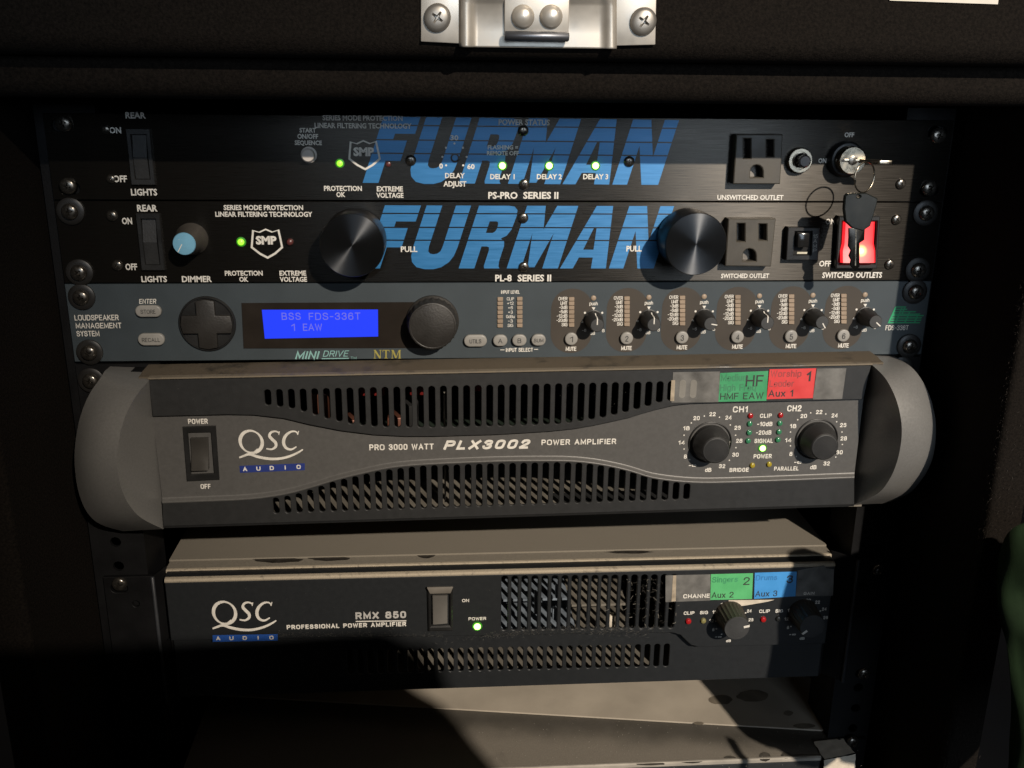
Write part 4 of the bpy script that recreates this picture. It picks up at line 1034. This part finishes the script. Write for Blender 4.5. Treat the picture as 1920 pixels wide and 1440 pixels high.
# tape and labels
def sticker(parent, name, pts, Y, m, th=.12, bow=0): return pxprism(name, pts, Y - th, Y, m, parent)
YL = YB - .25
sticker(pa, 'clear_tape', [(1262, 698), (1350, 696.5), (1348, 754), (1259, 755)], YL, m_tape)
sticker(pa, 'clear_tape', [(1532, 691), (1587, 690.5), (1579, 748), (1524, 749)], YL, m_tape)
sticker(pa, 'tape_edge', [(1259, 713), (1266, 713), (1264, 752), (1257, 752)], YL - .1, m_tape2)
for u in (1279.5, 1300): 
    P = slot(u, 712, 746, 12, YL); flat('slot_impression', P, YL - .14, mat('cloudy_tape_blister', (.22, .21, .19), .3), pa, .08)
lg = sticker(pa, 'green_label', [(1350.5, 699.5), (1440.5, 695.5), (1437, 751.5), (1347, 753.5)], YL - .05, m_lab_g); lg['label'] = 'green paper label reading HF'
TS(lg, 'HF', 1415, 714, 33, 22, Y=YL - .26, m=m_ink, wt=0.130); TS(lg, 'HMF EAW', 1391, 742.5, 81, 13, Y=YL - .26, m=m_ink, wt=0.130, ang=.5)
TS(lg, 'Medium', 1378, 708, 52, 14, Y=YL - .23, m=m_ink_g, wt=0.160); TS(lg, 'High Freq', 1384, 726.5, 68, 13, Y=YL - .23, m=m_ink_g, wt=0.160)
lr = sticker(pa, 'red_label', [(1443, 692.5), (1530.5, 690.5), (1524, 746.5), (1437.5, 748.5)], YL - .18, m_lab_r); lr['label'] = 'red paper label reading Aux 1'
TS(lr, '1', 1516.5, 706, 8, 19, Y=YL - .38, m=m_ink, wt=0.190); TS(lr, 'Aux 1', 1464, 737.5, 46, 13, Y=YL - .38, m=m_ink, wt=0.160)
TS(lr, 'Worship', 1474, 700.5, 58, 13, Y=YL - .35, m=m_ink_r, wt=0.160); TS(lr, 'Leader', 1466, 719, 46, 13, Y=YL - .35, m=m_ink_r, wt=0.160)
# things seen through the vents
box('circuit_board', -200, 200, 2, 150, -196, -194.5, mat('dark_board', (.02, .03, .022), .5), pa)
for (x, z0, z1, m, w) in ((-108, -168, -150, m_copper, 9), (-78, -152, -144, m_redpart, 14), (-66, -190, -165, m_copper, 9), (-52, -152, -146, m_redpart, 11), (-92, -190, -166, m_copper, 7), (-20, -150, -145, m_redpart, 8), (-57, -176, -158, m_void, 8)):
    bevel(box('inner_component', x - w / 2, x + w / 2, -8, 6, z0, z1, m, pa), 1)
box('inner_bracket', -38.5, -37.5, -14, -2, -215, -150, m_alu, pa)

# ================================================================== 5  SMALL POWER AMPLIFIER
rm = thing('power_amplifier', 'dark slim power amplifier with rocker switch, green power light, green and blue labels', 'power amplifier', (0, 10, -355))
ZT = -268.0; YR = 0.0; YR2 = 5.0
def B(u, v, Y=YR): q = at(u, v, Y); return (q.x, q.z)
rt = [(318, 1088), (1568, 1059)]
XL = at(308, 1090, YR).x; XR = at(1566, 1062, YR).x
# crease between the upper plate and the set-back lower strip
crease = [(312, 1202), (600, 1197), (917, 1192), (1167, 1187.5), (1262, 1187), (1276, 1191), (1286, 1201), (1296, 1210), (1310, 1213.5), (1400, 1211.5), (1552, 1207)]
ZTF = ZT - 2.2
slots = []
for i in range(18):
    x = at(945.7, 1130, YR).x + i * (at(1261, 1127, YR).x - at(945.7, 1130, YR).x) / 17
    u = u_of(x, 1130, YR); slots.append(slot(u, 1080 - (u - 946) * .008, 1182 - (u - 946) * .012, 11.6, YR))
outl = [(XL, ZTF), (XR, ZTF)] + [B(u, v) for u, v in reversed(crease)]
outl[2] = (XR - .2, outl[2][1]); outl[-1] = (XL, outl[-1][1])
holed('front_plate', outl, slots, YR, 1.8, m_rmx, rm, .5)
zb = [at(320, 1293, YR2).z, at(1550, 1257, YR2).z]; zbm = -353.5
slots = []
for i in range(33):
    x = at(656.7, 1240, YR2).x + i * (at(1250, 1228, YR2).x - at(656.7, 1240, YR2).x) / 32
    u = u_of(x, 1235, YR2); slots.append(slot(u, 1219 - (u - 657) * .02, 1264 - (u - 657) * .0235, 10.8, YR2))
out2 = [(at(u, v - 4, YR2).x, at(u, v - 4, YR2).z) for u, v in crease] + [(XR, zbm), (XL, zbm)]
out2[0] = (XL, out2[0][1]); out2[len(crease) - 1] = (XR, out2[len(crease) - 1][1])
holed('lower_strip', out2, slots, YR2, 1.4, m_rmx, rm, .3)
# the roll between the two levels
vs = []; fs = []
for i, (u, v) in enumerate(smooth_line([(a, b, 0) for a, b in crease], 3)[i][:2] for i in range(len(smooth_line([(a, b, 0) for a, b in crease], 3)))):
    p = at(u, v, YR); vs += [(p.x, YR + .6, p.z + .2), (p.x, YR + 1.6, p.z - .5), (p.x, YR2 + .1, p.z - 1.4)]
nn = len(vs) // 3
for i in range(nn - 1):
    for j in range(2): fs.append((i * 3 + j, i * 3 + j + 1, (i + 1) * 3 + j + 1, (i + 1) * 3 + j))
mesh('plate_step', vs, fs, m_rmx, rm, True)
prof = [(YR + 1.8, ZTF - .4), (YR + .2, ZTF - .2), (YR - .1, ZTF + .7), (YR + .7, ZT - .5), (YR + 2.2, ZT), (YR + 3.2, ZT - .15), (YR + 3.5, ZT - .8), (YR + 3.5, ZT - 4)]
m_rim2 = mat('dusty_worn_rim', (0.12, 0.105, 0.085), .45, dust=(.42, .36, .27), dscale=300, damt=.55, bump=.5, bscale=2600)
xsweep('top_rim', prof, XL, XR, m_rim2, rm)
xsweep('top_groove', [(YR + 3.4, ZT - 4), (YR + 3.6, ZT - .75), (YR + 11.3, ZT - .75), (YR + 11.4, ZT - 4)], XL - 1, XR + 1, m_rmx, rm)
xsweep('top_lip', [(YR + 11.3, ZT - 4), (YR + 11.3, ZT - .5), (YR + 11.9, ZT), (YR + 13.4, ZT + .1), (YR + 13.6, ZT - 4)], XL - 2, XR + 2, m_rim2, rm)
m_rt = mat('dusty_top_smudged', (0.035, 0.031, 0.026), .6, dust=DUST, dscale=14, damt=.8, bump=.3, bscale=2500)
xsweep('top_front_panel', [(YR + 13.5, ZT - 3), (YR + 13.5, ZT - .15), (YR + 23, ZT - .12), (YR + 23, ZT - 3)], XL - 2.5, XR + 2.5, m_rt, rm)
xsweep('top_cover', [(YR + 23, ZT - 3), (YR + 23.4, ZT + .8), (330, ZT + .8), (330, ZT - 3)], XL - 3, XR + 3, m_dusttop, rm)
box('chassis_floor', XL + 2, XR - 2, 7, 330, zbm - .3, zbm + 1, m_inner, rm)
box('chassis_side', XL - 2, XL, 7, 330, zbm, ZT - 4.2, m_dark, rm); box('chassis_side', XR, XR + 2, 7, 330, zbm, ZT - 4.2, m_dark, rm)
box('chassis_rear', XL, XR, 150, 152, zbm + 1, ZT - 4, m_void, rm)
m_cool = mat('blue_grey_inner_plate', (.17, .20, .235), .45, var=.4, vscale=120)
xa = at(940, 1130, 20).x; xb = at(1062, 1130, 20).x; xc = at(1170, 1130, 20).x
box('heat_sink_plate', xa, xb, 12, 60, -296, -294.5, m_cool, rm); box('heat_sink_plate', xb + .5, xc, 12, 60, -301, -299.5, m_inner, rm)
box('heat_sink_plate', xa, xb + 6, 17, 60, -321, -319.8, m_cool, rm); box('heat_sink_plate', xb + 6.5, xc + 4, 15, 60, -323, -321.8, m_inner, rm)
for (u, v0, v1, w_) in ((1147, 1153, 1177, 3), (1006, 1110, 1150, 2.2), (1045, 1096, 1120, 2), (1040, 1140, 1160, 2.5)):
    a = at(u, v0, 6); b = at(u, v1, 6); bevel(box('inner_component', a.x - w_ * .55, a.x + w_ * .55, 4.5, 9, b.z, a.z, m_paper if w_ == 3 else m_cool, rm), .4)
# wiped patches in the dust (flat)
def blob(name, cu, cv, ru, rv, Z, m, parent, n=18, j=.15):
    pts = [atz(cu + ru * math.cos(t) * (1 + random.uniform(-j, j)), cv + rv * math.sin(t) * (1 + random.uniform(-j, j)), Z) for t in [2 * math.pi * i / n for i in range(n)]]
    return mesh(name, pts, [tuple(range(n))], m, parent)
def ontop(u, v): return ZT - .1
blob('finger_mark', 799, 1038, 18, 9, ZT - .0, m_smudge, rm, j=.05)
blob('finger_mark', 520, 1050, 46, 5, ZT - .0, m_smudge, rm)
blob('finger_mark', 620, 1047, 40, 4.5, ZT + .0, m_smudge, rm)
blob('finger_mark', 1180, 1035, 42, 3.2, ZT - .0, m_smudge, rm)
# ears
def ear(side):
    x1 = 241.3 * side; x0 = (219.5 if side > 0 else -212.5)
    hs = [rrect(232.6 * side - 5, 232.6 * side + 5, z - 3, z + 3, 2.9, 4) for z in (-273.3, -348.9)]
    hs.append([(224 * side + 2.2 * math.cos(k * math.pi / 6), -284 + 2.2 * math.sin(k * math.pi / 6)) for k in range(12)])
    a, b = min(x0, x1), max(x0, x1)
    holed('rack_ear', [(a, -265.8), (b, -265.8), (b, -354.8), (a, -354.8)], hs, 0, 2.6, m_dark, rm, .3)
    xi = x0; xo = XL - 2 if side < 0 else XR + 2
    # ridge at the ear's inner edge and the wing bent back to the body
    rod('ear_ridge', (xi, -.3, -266.2), (xi, -.3, -354.6), 1.1, mat('edge_highlight_grey', (.03, .032, .036), .4), rm)  # highlight along the ridge put into a brighter grey
    vs = [(xi, .3, -266), (xi, .3, -354.6), (xo, 12, -354.6), (xo, 12, -266), (xi, 2.3, -266), (xi, 2.3, -354.6), (xo, 14, -354.6), (xo, 14, -266)]
    mesh('ear_wing', vs, [(0, 1, 2, 3), (4, 5, 6, 7), (0, 3, 7, 4), (1, 2, 6, 5)], m_dark, rm)
ear(-1); ear(1)
rack_screw(rm, 222, 1098, 0, washer=False); rack_screw(rm, 1650, 1071, 0, washer=False); rack_screw(rm, 1622, 1266, 0, washer=False)
# switch
fr = holed('power_switch', [at(*p, -2.2) for p in ((801, 1103), (849, 1102), (849, 1184), (803, 1185))], [[at(*p, -2.2) for p in ((808, 1117), (843, 1116), (843, 1174), (809, 1175))]], -2.2, 2.2, m_black, rm, .9)
rocker('rocker', [at(*p, -4) for p in ((811, 1120), (839, 1119), (839, 1168), (812, 1170))], -.3, -2.6, -4.6, mat('grey_satin_rocker', (.19, .18, .165), .25, metal=.4), fr, 1.0)
pxprism('switch_top_lip', [(800, 1102), (850, 1101), (845, 1113), (806, 1114)], -3.4, -2.0, mat('dusty_switch_lip', (.16, .145, .125), .5), fr, .5)
YP = -.15
script_logo(rm, -50, 320.7, -.02, m_white, [(398.7, 1191), (520.5, 1189), (521, 1201), (399, 1203.5)], m_navy2)
TS(rm, 'RMX 850', 714, 1153.5, 95, 15, Y=YP, wt=.23, gap=.24, m=mat('shaded_white_print', (.42, .41, .39), .5))  # white lettering greyed to hold the shade lying over it
strokes('rule', [[(667, 1165.2, 1.8), (762, 1164, 1.8)]], YP, m_white, rm, 0)
TS(rm, 'PROFESSIONAL POWER AMPLIFIER', 650, 1173, 224, 9.5, Y=YP, wt=.23, gap=.25)
for s, u, v, w, h in (('ON', 873, 1126, 13, 6), ('POWER', 895, 1160, 33, 6), ('CHANNE', 1306, 1117.5, 50, 8), ('CLIP', 1292, 1149.5, 20, 6.5), ('SIG', 1320, 1148.5, 15, 6.5), ('CLIP', 1433.5, 1146, 20, 6.5), ('SIG', 1461, 1145.5, 14, 6.5), ('GAIN', 1517, 1112.5, 20, 5.5),
 ('18', 1356, 1133.5, 9, 6), ('16', 1340, 1147.5, 9, 6), ('12', 1334, 1164, 9, 6), ('6', 1337.5, 1180.5, 4, 6), ('-∞', 1347, 1194, 12, 5), ('dB', 1366, 1201.5, 9, 5), ('24', 1405, 1145.5, 9, 6), ('26', 1408, 1162, 9, 6),
 ('18', 1497, 1130, 9, 6), ('20', 1515.5, 1125.5, 9, 6), ('22', 1533, 1129, 9, 6), ('24', 1545.5, 1142, 9, 6), ('26', 1548, 1158, 9, 6), ('16', 1481, 1144.5, 9, 6), ('12', 1475, 1160.5, 9, 6), ('6', 1477.5, 1176.5, 4, 6), ('-∞', 1486, 1189.5, 12, 5), ('dB', 1504, 1197, 9, 5)):
    TS(rm, s, u, v, w, h * 1.08, Y=-.62 if s in ('CHANNE', 'GAIN') else YP, wt=.2)
for (u, v) in ((1358, 1140), (1389, 1139), (1347, 1150), (1398, 1149), (1342, 1164.5), (1343, 1179), (1353, 1189), (1498.5, 1137), (1514.5, 1132), (1529, 1135.5), (1538, 1145.5), (1488, 1147), (1482, 1161), (1483, 1174.5)):
    q = at(u, v, 0); lathe('scale_dot', [(.5, 0), (.5, -.1)], q.x, q.z, m_white, rm, 8, y0=-.02)
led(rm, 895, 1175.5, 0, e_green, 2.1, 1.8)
led(rm, 1291, 1165.5, 0, m_ledr, 1.9, 1.8); led(rm, 1319, 1164.5, 0, m_ledyd, 1.8, 1.8); led(rm, 1431.5, 1162, 0, m_ledr, 1.9, 1.8); led(rm, 1460, 1160.5, 0, mat('unlit_dark_led', (.02, .022, .022), .2), 1.8, 1.8)
m_ribk = mat('brownish_black_plastic', (.040, .033, .026), .5, spec=.3)
def rib_knob(fu, fv, ang):
    c = at(fu, fv, -17)
    k = lathe('gain_knob', [(9.4, 0), (9.4, -2), (8.9, -3), (8.2, -15.5), (7.9, -16.5)], c.x, c.z, m_ribk, rm, 44, rib=(1, 3, .07))
    lathe('knob_face', [(7.9, -16.5), (7.6, -17), (.05, -17)], c.x, c.z, m_knobtop, k, 40)
    a = math.radians(ang); dx, dz = math.cos(a), math.sin(a); nx, nz = -dz * .75, dx * .75
    prof = [(4.2, -17.15), (7.7, -17.15), (8.15, -16.2), (9.1, -3)]
    vs = []; fs = []
    for rr, y in prof: vs += [(c.x + dx * rr + nx, y, c.z + dz * rr + nz), (c.x + dx * rr - nx, y, c.z + dz * rr - nz)]
    for j in range(3): fs.append((2 * j, 2 * j + 1, 2 * j + 3, 2 * j + 2))
    mesh('pointer', vs, fs, m_white, k)
rib_knob(1382, 1178.5, 12); rib_knob(1523.6, 1175, 220)
YK = -.2
sticker(rm, 'clear_tape', [(1248, 1079), (1332, 1077), (1332, 1126), (1248, 1129)], YK - .1, m_tape)
sticker(rm, 'tape_edge', [(1262, 1079.5), (1268, 1079), (1267, 1127), (1259, 1128)], YK - .25, m_tape2)
sticker(rm, 'clear_tape', [(1495.6, 1069.8), (1545, 1060), (1550, 1066), (1564, 1067.5), (1562, 1117), (1492, 1118)], YK - .1, m_tape)
g2 = sticker(rm, 'green_label', [(1333, 1076.7), (1412, 1074.8), (1410, 1123), (1332, 1125)], YK - .1, m_lab_g2); g2['label'] = 'pale green paper label reading Aux 2'
TS(g2, '2', 1400, 1089.5, 12, 16, Y=YK - .34, m=m_ink, wt=0.130); TS(g2, 'Aux 2', 1355, 1115.5, 41, 12, Y=YK - .34, m=m_ink, wt=0.130); TS(g2, 'Singers', 1359.5, 1086.5, 48, 12, Y=YK - .32, m=m_ink_g2, wt=0.160)
b2 = sticker(rm, 'blue_label', [(1415.4, 1074), (1494, 1071.6), (1491.5, 1118), (1414, 1123)], YK - .12, m_lab_b); b2['label'] = 'blue paper label reading Aux 3'
TS(b2, '3', 1481, 1086, 12, 16, Y=YK - .36, m=m_ink, wt=0.160); TS(b2, 'Aux 3', 1437, 1113, 41, 12, Y=YK - .36, m=m_ink, wt=0.130); TS(b2, 'Drums', 1437.5, 1083, 40, 11, Y=YK - .34, m=m_ink_b, wt=0.160)
sticker(rm, 'torn_tape', [(1366, 1125.5), (1452, 1124.5), (1440, 1128), (1400, 1135), (1370, 1138.5)], YK - .05, m_paper)

# ================================================================== 6  LOWEST AMPLIFIER
la = thing('power_amplifier', 'lowest amplifier, only its dusty top cover and bright front rim in view', 'power amplifier', (0, 20, -490))
ZL = -401.0
XA = -206.0; XB = atz(1578, 1400, ZL).x
yr = atz(1400, 1425, ZL).y
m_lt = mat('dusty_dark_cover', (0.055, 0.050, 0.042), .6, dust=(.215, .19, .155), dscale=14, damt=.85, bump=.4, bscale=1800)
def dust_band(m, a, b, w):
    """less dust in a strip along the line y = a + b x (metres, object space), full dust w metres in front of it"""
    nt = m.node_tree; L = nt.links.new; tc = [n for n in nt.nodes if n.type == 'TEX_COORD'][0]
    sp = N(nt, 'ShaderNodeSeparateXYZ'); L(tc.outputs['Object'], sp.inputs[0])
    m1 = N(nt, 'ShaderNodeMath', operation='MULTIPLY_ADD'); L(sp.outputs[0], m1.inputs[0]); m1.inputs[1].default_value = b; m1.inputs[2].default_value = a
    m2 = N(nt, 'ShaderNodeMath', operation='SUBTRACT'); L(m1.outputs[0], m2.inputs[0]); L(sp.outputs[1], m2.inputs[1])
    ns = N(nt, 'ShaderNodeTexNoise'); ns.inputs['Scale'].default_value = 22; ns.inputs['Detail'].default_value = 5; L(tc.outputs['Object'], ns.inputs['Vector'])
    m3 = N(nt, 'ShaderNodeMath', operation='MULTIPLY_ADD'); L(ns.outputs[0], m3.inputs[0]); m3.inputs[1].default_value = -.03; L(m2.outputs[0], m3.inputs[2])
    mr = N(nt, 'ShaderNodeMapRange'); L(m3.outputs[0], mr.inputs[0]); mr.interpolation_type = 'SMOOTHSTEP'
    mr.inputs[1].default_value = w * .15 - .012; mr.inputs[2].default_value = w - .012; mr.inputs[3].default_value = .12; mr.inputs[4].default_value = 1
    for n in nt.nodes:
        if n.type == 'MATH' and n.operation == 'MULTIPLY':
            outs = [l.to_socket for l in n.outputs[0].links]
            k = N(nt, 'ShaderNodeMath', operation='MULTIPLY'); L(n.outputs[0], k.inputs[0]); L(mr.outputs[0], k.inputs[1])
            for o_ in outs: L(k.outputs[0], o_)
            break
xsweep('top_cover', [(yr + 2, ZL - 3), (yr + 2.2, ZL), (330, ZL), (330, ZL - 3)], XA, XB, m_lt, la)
xsweep('front_rim', [(yr + 1.9, ZL - 3), (yr + 1.9, ZL + .3), (yr + .6, ZL + .4), (yr - .4, ZL - .3), (yr - .6, ZL - 2), (yr + .4, ZL - 3)], XA, at(1540, 1420, yr).x, mat('bright_worn_rim', (.5, .46, .4), .4, metal=.4), la)
box('front_plate', XA, XB, yr, yr + 1.8, ZL - 88, ZL - 3.05, m_rmx, la, .4)
box('chassis', XA, XB, yr + 4, 330, ZL - 88, ZL - 3.1, m_dark, la)
holed('rack_flange', [(-241.3, ZL + 1), (XA - .1, ZL + 1), (XA - .1, ZL - 88), (-241.3, ZL - 88)], [], .2, 2.6, m_dark, la)
holed('rack_flange', [(XB + .1, ZL + 1), (241.3, ZL + 1), (241.3, ZL - 88), (XB + .1, ZL - 88)], [], .2, 2.6, m_dark, la)
rack_screw(la, 1600, 1395, 0, washer=False)
# folded white tape over the corner
q = [atz(1525, 1391, ZL + .9), atz(1580, 1385, ZL + .9), atz(1603, 1412, ZL + .9), atz(1545, 1424, ZL + .9)]
q2 = [Vector((q[2].x + 1, q[3].y - 1.5, ZL - 24)), Vector((q[3].x, q[3].y - 1.5, ZL - 24))]
def grid(name, quads, m, parent, nz=.35):
    vs = []; fs = []
    for Q in quads:
        b = len(vs); n = 8
        for i in range(n + 1):
            for j in range(n + 1):
                p = Q[0].lerp(Q[1], i / n).lerp(Q[3].lerp(Q[2], i / n), j / n)
                vs.append(p + Vector((random.uniform(-nz, nz), random.uniform(-nz, nz), random.uniform(0, nz))))
        for i in range(n):
            for j in range(n): fs.append((b + i * 9 + j, b + i * 9 + j + 1, b + (i + 1) * 9 + j + 1, b + (i + 1) * 9 + j))
    return mesh(name, vs, fs, m, parent, True)
grid('corner_tape', [q, [Vector((q[3].x, q[3].y - .8, ZL + .6)), Vector((q[2].x, q[2].y - .8, ZL + .6)), q2[0], q2[1]]], m_paper, la)
m_spot = mat('wiped_spot', (.065, .058, .048), .6, var=.3, vscale=200)
for (u, v, a, b) in ((1434, 1419, 11, 9), (1474, 1416, 9, 6), (1538, 1330, 8, 5)):
    blob('dust_spot', u, v, a, b, ZL + .15, m_spot, la, j=.06)
# sheet lying on it
sh = thing('cover_sheet', 'flat grey sheet lying on the lowest amplifier under the slim amplifier', 'sheet', (0, 60, ZL))
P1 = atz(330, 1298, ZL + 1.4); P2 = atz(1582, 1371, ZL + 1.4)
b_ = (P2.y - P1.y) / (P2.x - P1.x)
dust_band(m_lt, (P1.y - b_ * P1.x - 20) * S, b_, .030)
mesh('sheet', [(P1.x, P1.y, ZL + .3), (P2.x, P2.y, ZL + .3), (P2.x - 3, 320, ZL + .3), (P1.x, 320, ZL + .3), (P1.x, P1.y, ZL + 1.4), (P2.x, P2.y, ZL + 1.4), (P2.x - 3, 320, ZL + 1.4), (P1.x, 320, ZL + 1.4)],
     [(0, 3, 2, 1), (4, 5, 6, 7), (0, 1, 5, 4), (1, 2, 6, 5), (2, 3, 7, 6), (3, 0, 4, 7)], mat('grey_card', (.37, .325, .262), .8, var=.12, vscale=25, bump=.2), sh)

# ================================================================== right edge: cloth, floor
fl = mesh('floor', [(-3000, -3200, -660), (3000, -3200, -660), (3000, 2500, -660), (-3000, 2500, -660)], [(0, 1, 2, 3)], mat('dark_floor', (.012, .012, .014), .7, var=.3, vscale=8), None)
fl['kind'] = 'structure'
def cloth():
    vs = []; fs = []; nu = 30
    Yc = -143.0
    edge = [(1955, 978), (1912, 984), (1893, 998), (1882, 1020), (1875, 1050), (1871, 1090), (1872, 1130), (1878, 1165), (1886, 1200), (1893, 1260), (1898, 1330), (1896, 1380), (1894, 1424)]
    E = smooth_line([Vector((a, b, 0)) for a, b in edge], 4); ne = len(E)
    pts = [at(e.x, e.y, -128 - 46 * max(0, (e.y - 980) / 540) ** 1.1) for k, e in enumerate(E)]
    q = pts[-1]; pts += [q + Vector((.5, 0, -6)), q + Vector((4, 0, -10)), q + Vector((14, 0, -12))]
    nv = len(pts)
    for j, p0 in enumerate(pts):
        for i in range(nu):
            t = i / (nu - 1); w = 112 * t
            ss = min(max((t - .38) / .4, 0), 1); ss = ss * ss * (3 - 2 * ss)
            fold = 7 * math.sin(t * 26 + j * .22) * min(1, t * 8) + 6 * math.sin(j * .42 - t * 22) * min(1, t * 8)
            vs.append((p0.x + w, p0.y - 16 * math.sin(min(t * 5, 1) * math.pi / 2) + fold, p0.z + 34 * ss * (1 - .15 * j / nv) + 2.5 * math.sin(t * 15) * t))
    for j in range(nv - 1):
        for i in range(nu - 1): fs.append((j * nu + i, j * nu + i + 1, (j + 1) * nu + i + 1, (j + 1) * nu + i))
    g_ = thing('green_garment', 'dark green cotton garment hanging at the right edge in front of the case', 'clothing', (300, -150, -320))
    o = mesh('cloth', vs, fs, m_cloth, g_, True)
    md = o.modifiers.new('t', 'SOLIDIFY'); md.thickness = .0015
    tube('shade_cord', [Vector((x, -178, z)) for x, z in ((217, -284), (213.5, -292), (212, -310), (211, -340), (212, -430))], 2.6, m_cloth, g_)  # unseen cord added to cast a thin shadow on the lowest amplifier
cloth()

# unseen slab added behind the viewer, outlined to shade the rack's lower left
def shade_slab():
    Y0 = -575; prof = [(-420, -640), (-420, 10), (-350, 32), (-200, 38), (0, 40), (140, 40), (172, 39), (186, 33), (193, 20), (202, 2), (210, -16), (217, -45), (226, -100), (234, -200), (240, -400), (242, -640)]
    P = smooth_line([Vector((a, 0, b)) for a, b in prof], 3); n = len(P); vs = []; fs = []
    for k, (dy, sc) in enumerate(((-16, .985), (-6, 1.0), (6, 1.0), (30, .97), (60, .93))):
        for i, p in enumerate(P): vs.append((-120 + (p.x + 120) * sc, Y0 - dy + 4 * math.sin(i * .9), -640 + (p.z + 640) * sc))
    for k in range(4):
        for i in range(n - 1): fs.append((k * n + i, k * n + i + 1, (k + 1) * n + i + 1, (k + 1) * n + i))
    fs.append(tuple(range(n))); fs.append(tuple(range(4 * n, 5 * n)))
    o = mesh('shade_slab', vs, fs, m_slab, None, True, origin=(-120, Y0, -640))
    o['label'] = 'added dark slab behind the camera, blocking light from the lower left'; o['category'] = 'clothing'
shade_slab()

# dust: specks and short fibres caught on the fronts and covers (too many to count)
def specks(name, parent, spots, m, lab):
    vs = []; fs = []
    for p, ln, w, nrm in spots:
        a = random.uniform(0, math.pi); ax = Vector((1, 0, 0)); ay = Vector((0, 0, 1)) if nrm == 'y' else Vector((0, 1, 0))
        n_ = Vector((0, -1, 0)) if nrm == 'y' else Vector((0, 0, 1)); d = ax * math.cos(a) + ay * math.sin(a); e = n_.cross(d)
        b = len(vs); k = random.uniform(-.35, .35)
        for t in (-.5, 0, .5): 
            q = p + d * ln * t + e * (k * ln * (.25 - t * t)) + n_ * (.12 if t else .3)
            vs.extend([q + e * w / 2, q - e * w / 2, q + n_ * w * .6])
        for i in (0, 3): fs.extend([(b + i, b + i + 3, b + i + 5, b + i + 2), (b + i + 1, b + i + 4, b + i + 5, b + i + 2), (b + i, b + i + 3, b + i + 4, b + i + 1)])
    o = mesh(name, vs, fs, m, parent); o['kind'] = 'stuff'
m_fluff = mat('pale_dust', (.30, .28, .24), .95)
m_fluff2 = mat('grey_dust', (.10, .095, .085), .95)
sp = []
for _ in range(260):
    u = random.gauss(1130, 60); v = random.gauss(1182, 6); sp.append((at(u, v, 0), random.uniform(.3, 2.2), random.uniform(.06, .16), 'y'))
for _ in range(200):
    u = random.gauss(960, 55); v = 1188 - (u - 960) * .11 + random.gauss(0, 3.5); sp.append((at(u, v, 0), random.uniform(.3, 1.8), random.uniform(.06, .15), 'y'))
for _ in range(320):
    u = random.uniform(520, 830); v = 1193 - random.expovariate(.25); sp.append((at(u, v, 0), random.uniform(.2, 1.4), random.uniform(.05, .12), 'y'))
for _ in range(120):
    u = random.gauss(1215, 25); v = random.uniform(1085, 1180); sp.append((at(u, v, 0), random.uniform(.3, 2.4), random.uniform(.06, .14), 'y'))
for _ in range(150):
    u = random.uniform(330, 1560); v = random.uniform(1090, 1280); sp.append((at(u, v, 0), random.uniform(.15, .5), random.uniform(.1, .2), 'y'))
specks('dust_fibres', rm, sp, m_fluff2, '')
sp = []
for _ in range(26):
    u = random.gauss(1215, 22); v = random.uniform(1085, 1175); sp.append((at(u, v, 0), random.uniform(.4, 3), random.uniform(.1, .25), 'y'))
specks('dust_lint', rm, sp, m_fluff, '')
sp = []
for _ in range(260):
    u = random.uniform(700, 1620); v = random.uniform(1350, 1440); q = atz(u, v, ZL + .05); sp.append((q, random.uniform(.15, .7), random.uniform(.12, .35), 'z'))
specks('dust_specks', la, sp, m_fluff, '')
sp = []
for _ in range(140):
    u = random.uniform(330, 1590); v = random.uniform(720, 960); sp.append((at(u, v, YB), random.uniform(.15, .6), random.uniform(.08, .18), 'y'))
specks('dust_specks', pa, sp, m_fluff2, '')

# pile of the carpet standing up along the front edge of the right wall
vs = []; fs = []
for _ in range(2600):
    z = random.uniform(-430, -60); x = WR + random.uniform(-.4, 20); y = WF - random.uniform(0, .3)
    if random.random() < .45: x = WR - random.uniform(0, .6); y = WF + random.uniform(-.3, 6)
    ln = random.uniform(.6, 2.2); w = random.uniform(.05, .12)
    d = Vector((random.uniform(-1, .5), random.uniform(-1.2, .1), random.uniform(-.8, .8))).normalized() * ln; e = d.cross(Vector((random.random(), random.random(), random.random()))).normalized() * w
    b = len(vs); p = Vector((x, y, z)); vs += [p - e, p + e, p + d]; fs.append((b, b + 1, b + 2))
fz = mesh('carpet_pile', vs, fs, mat('carpet_fibre', (.03, .024, .019), .9), case); fz['kind'] = 'stuff'

m_stain = mat('brown_stain', (.16, .135, .10), .8, var=.3, vscale=90)
for (u, v, a, b) in ((1352, 1312, 22, 9), (1412, 1305, 30, 11), (1478, 1337, 9, 5), (1508, 1361, 20, 5), (1310, 1356, 10, 3)):
    blob('stain', u, v, a, b, ZL + 1.5, m_stain, sh, j=.1)
for (u, v, a, b) in ((1220, 1432, 30, 3), (1296, 1428, 20, 3), (1368, 1421, 12, 4), (1500, 1418, 22, 3)):
    blob('dust_spot', u, v, a, b, ZL + .15, m_spot, la, j=.12)
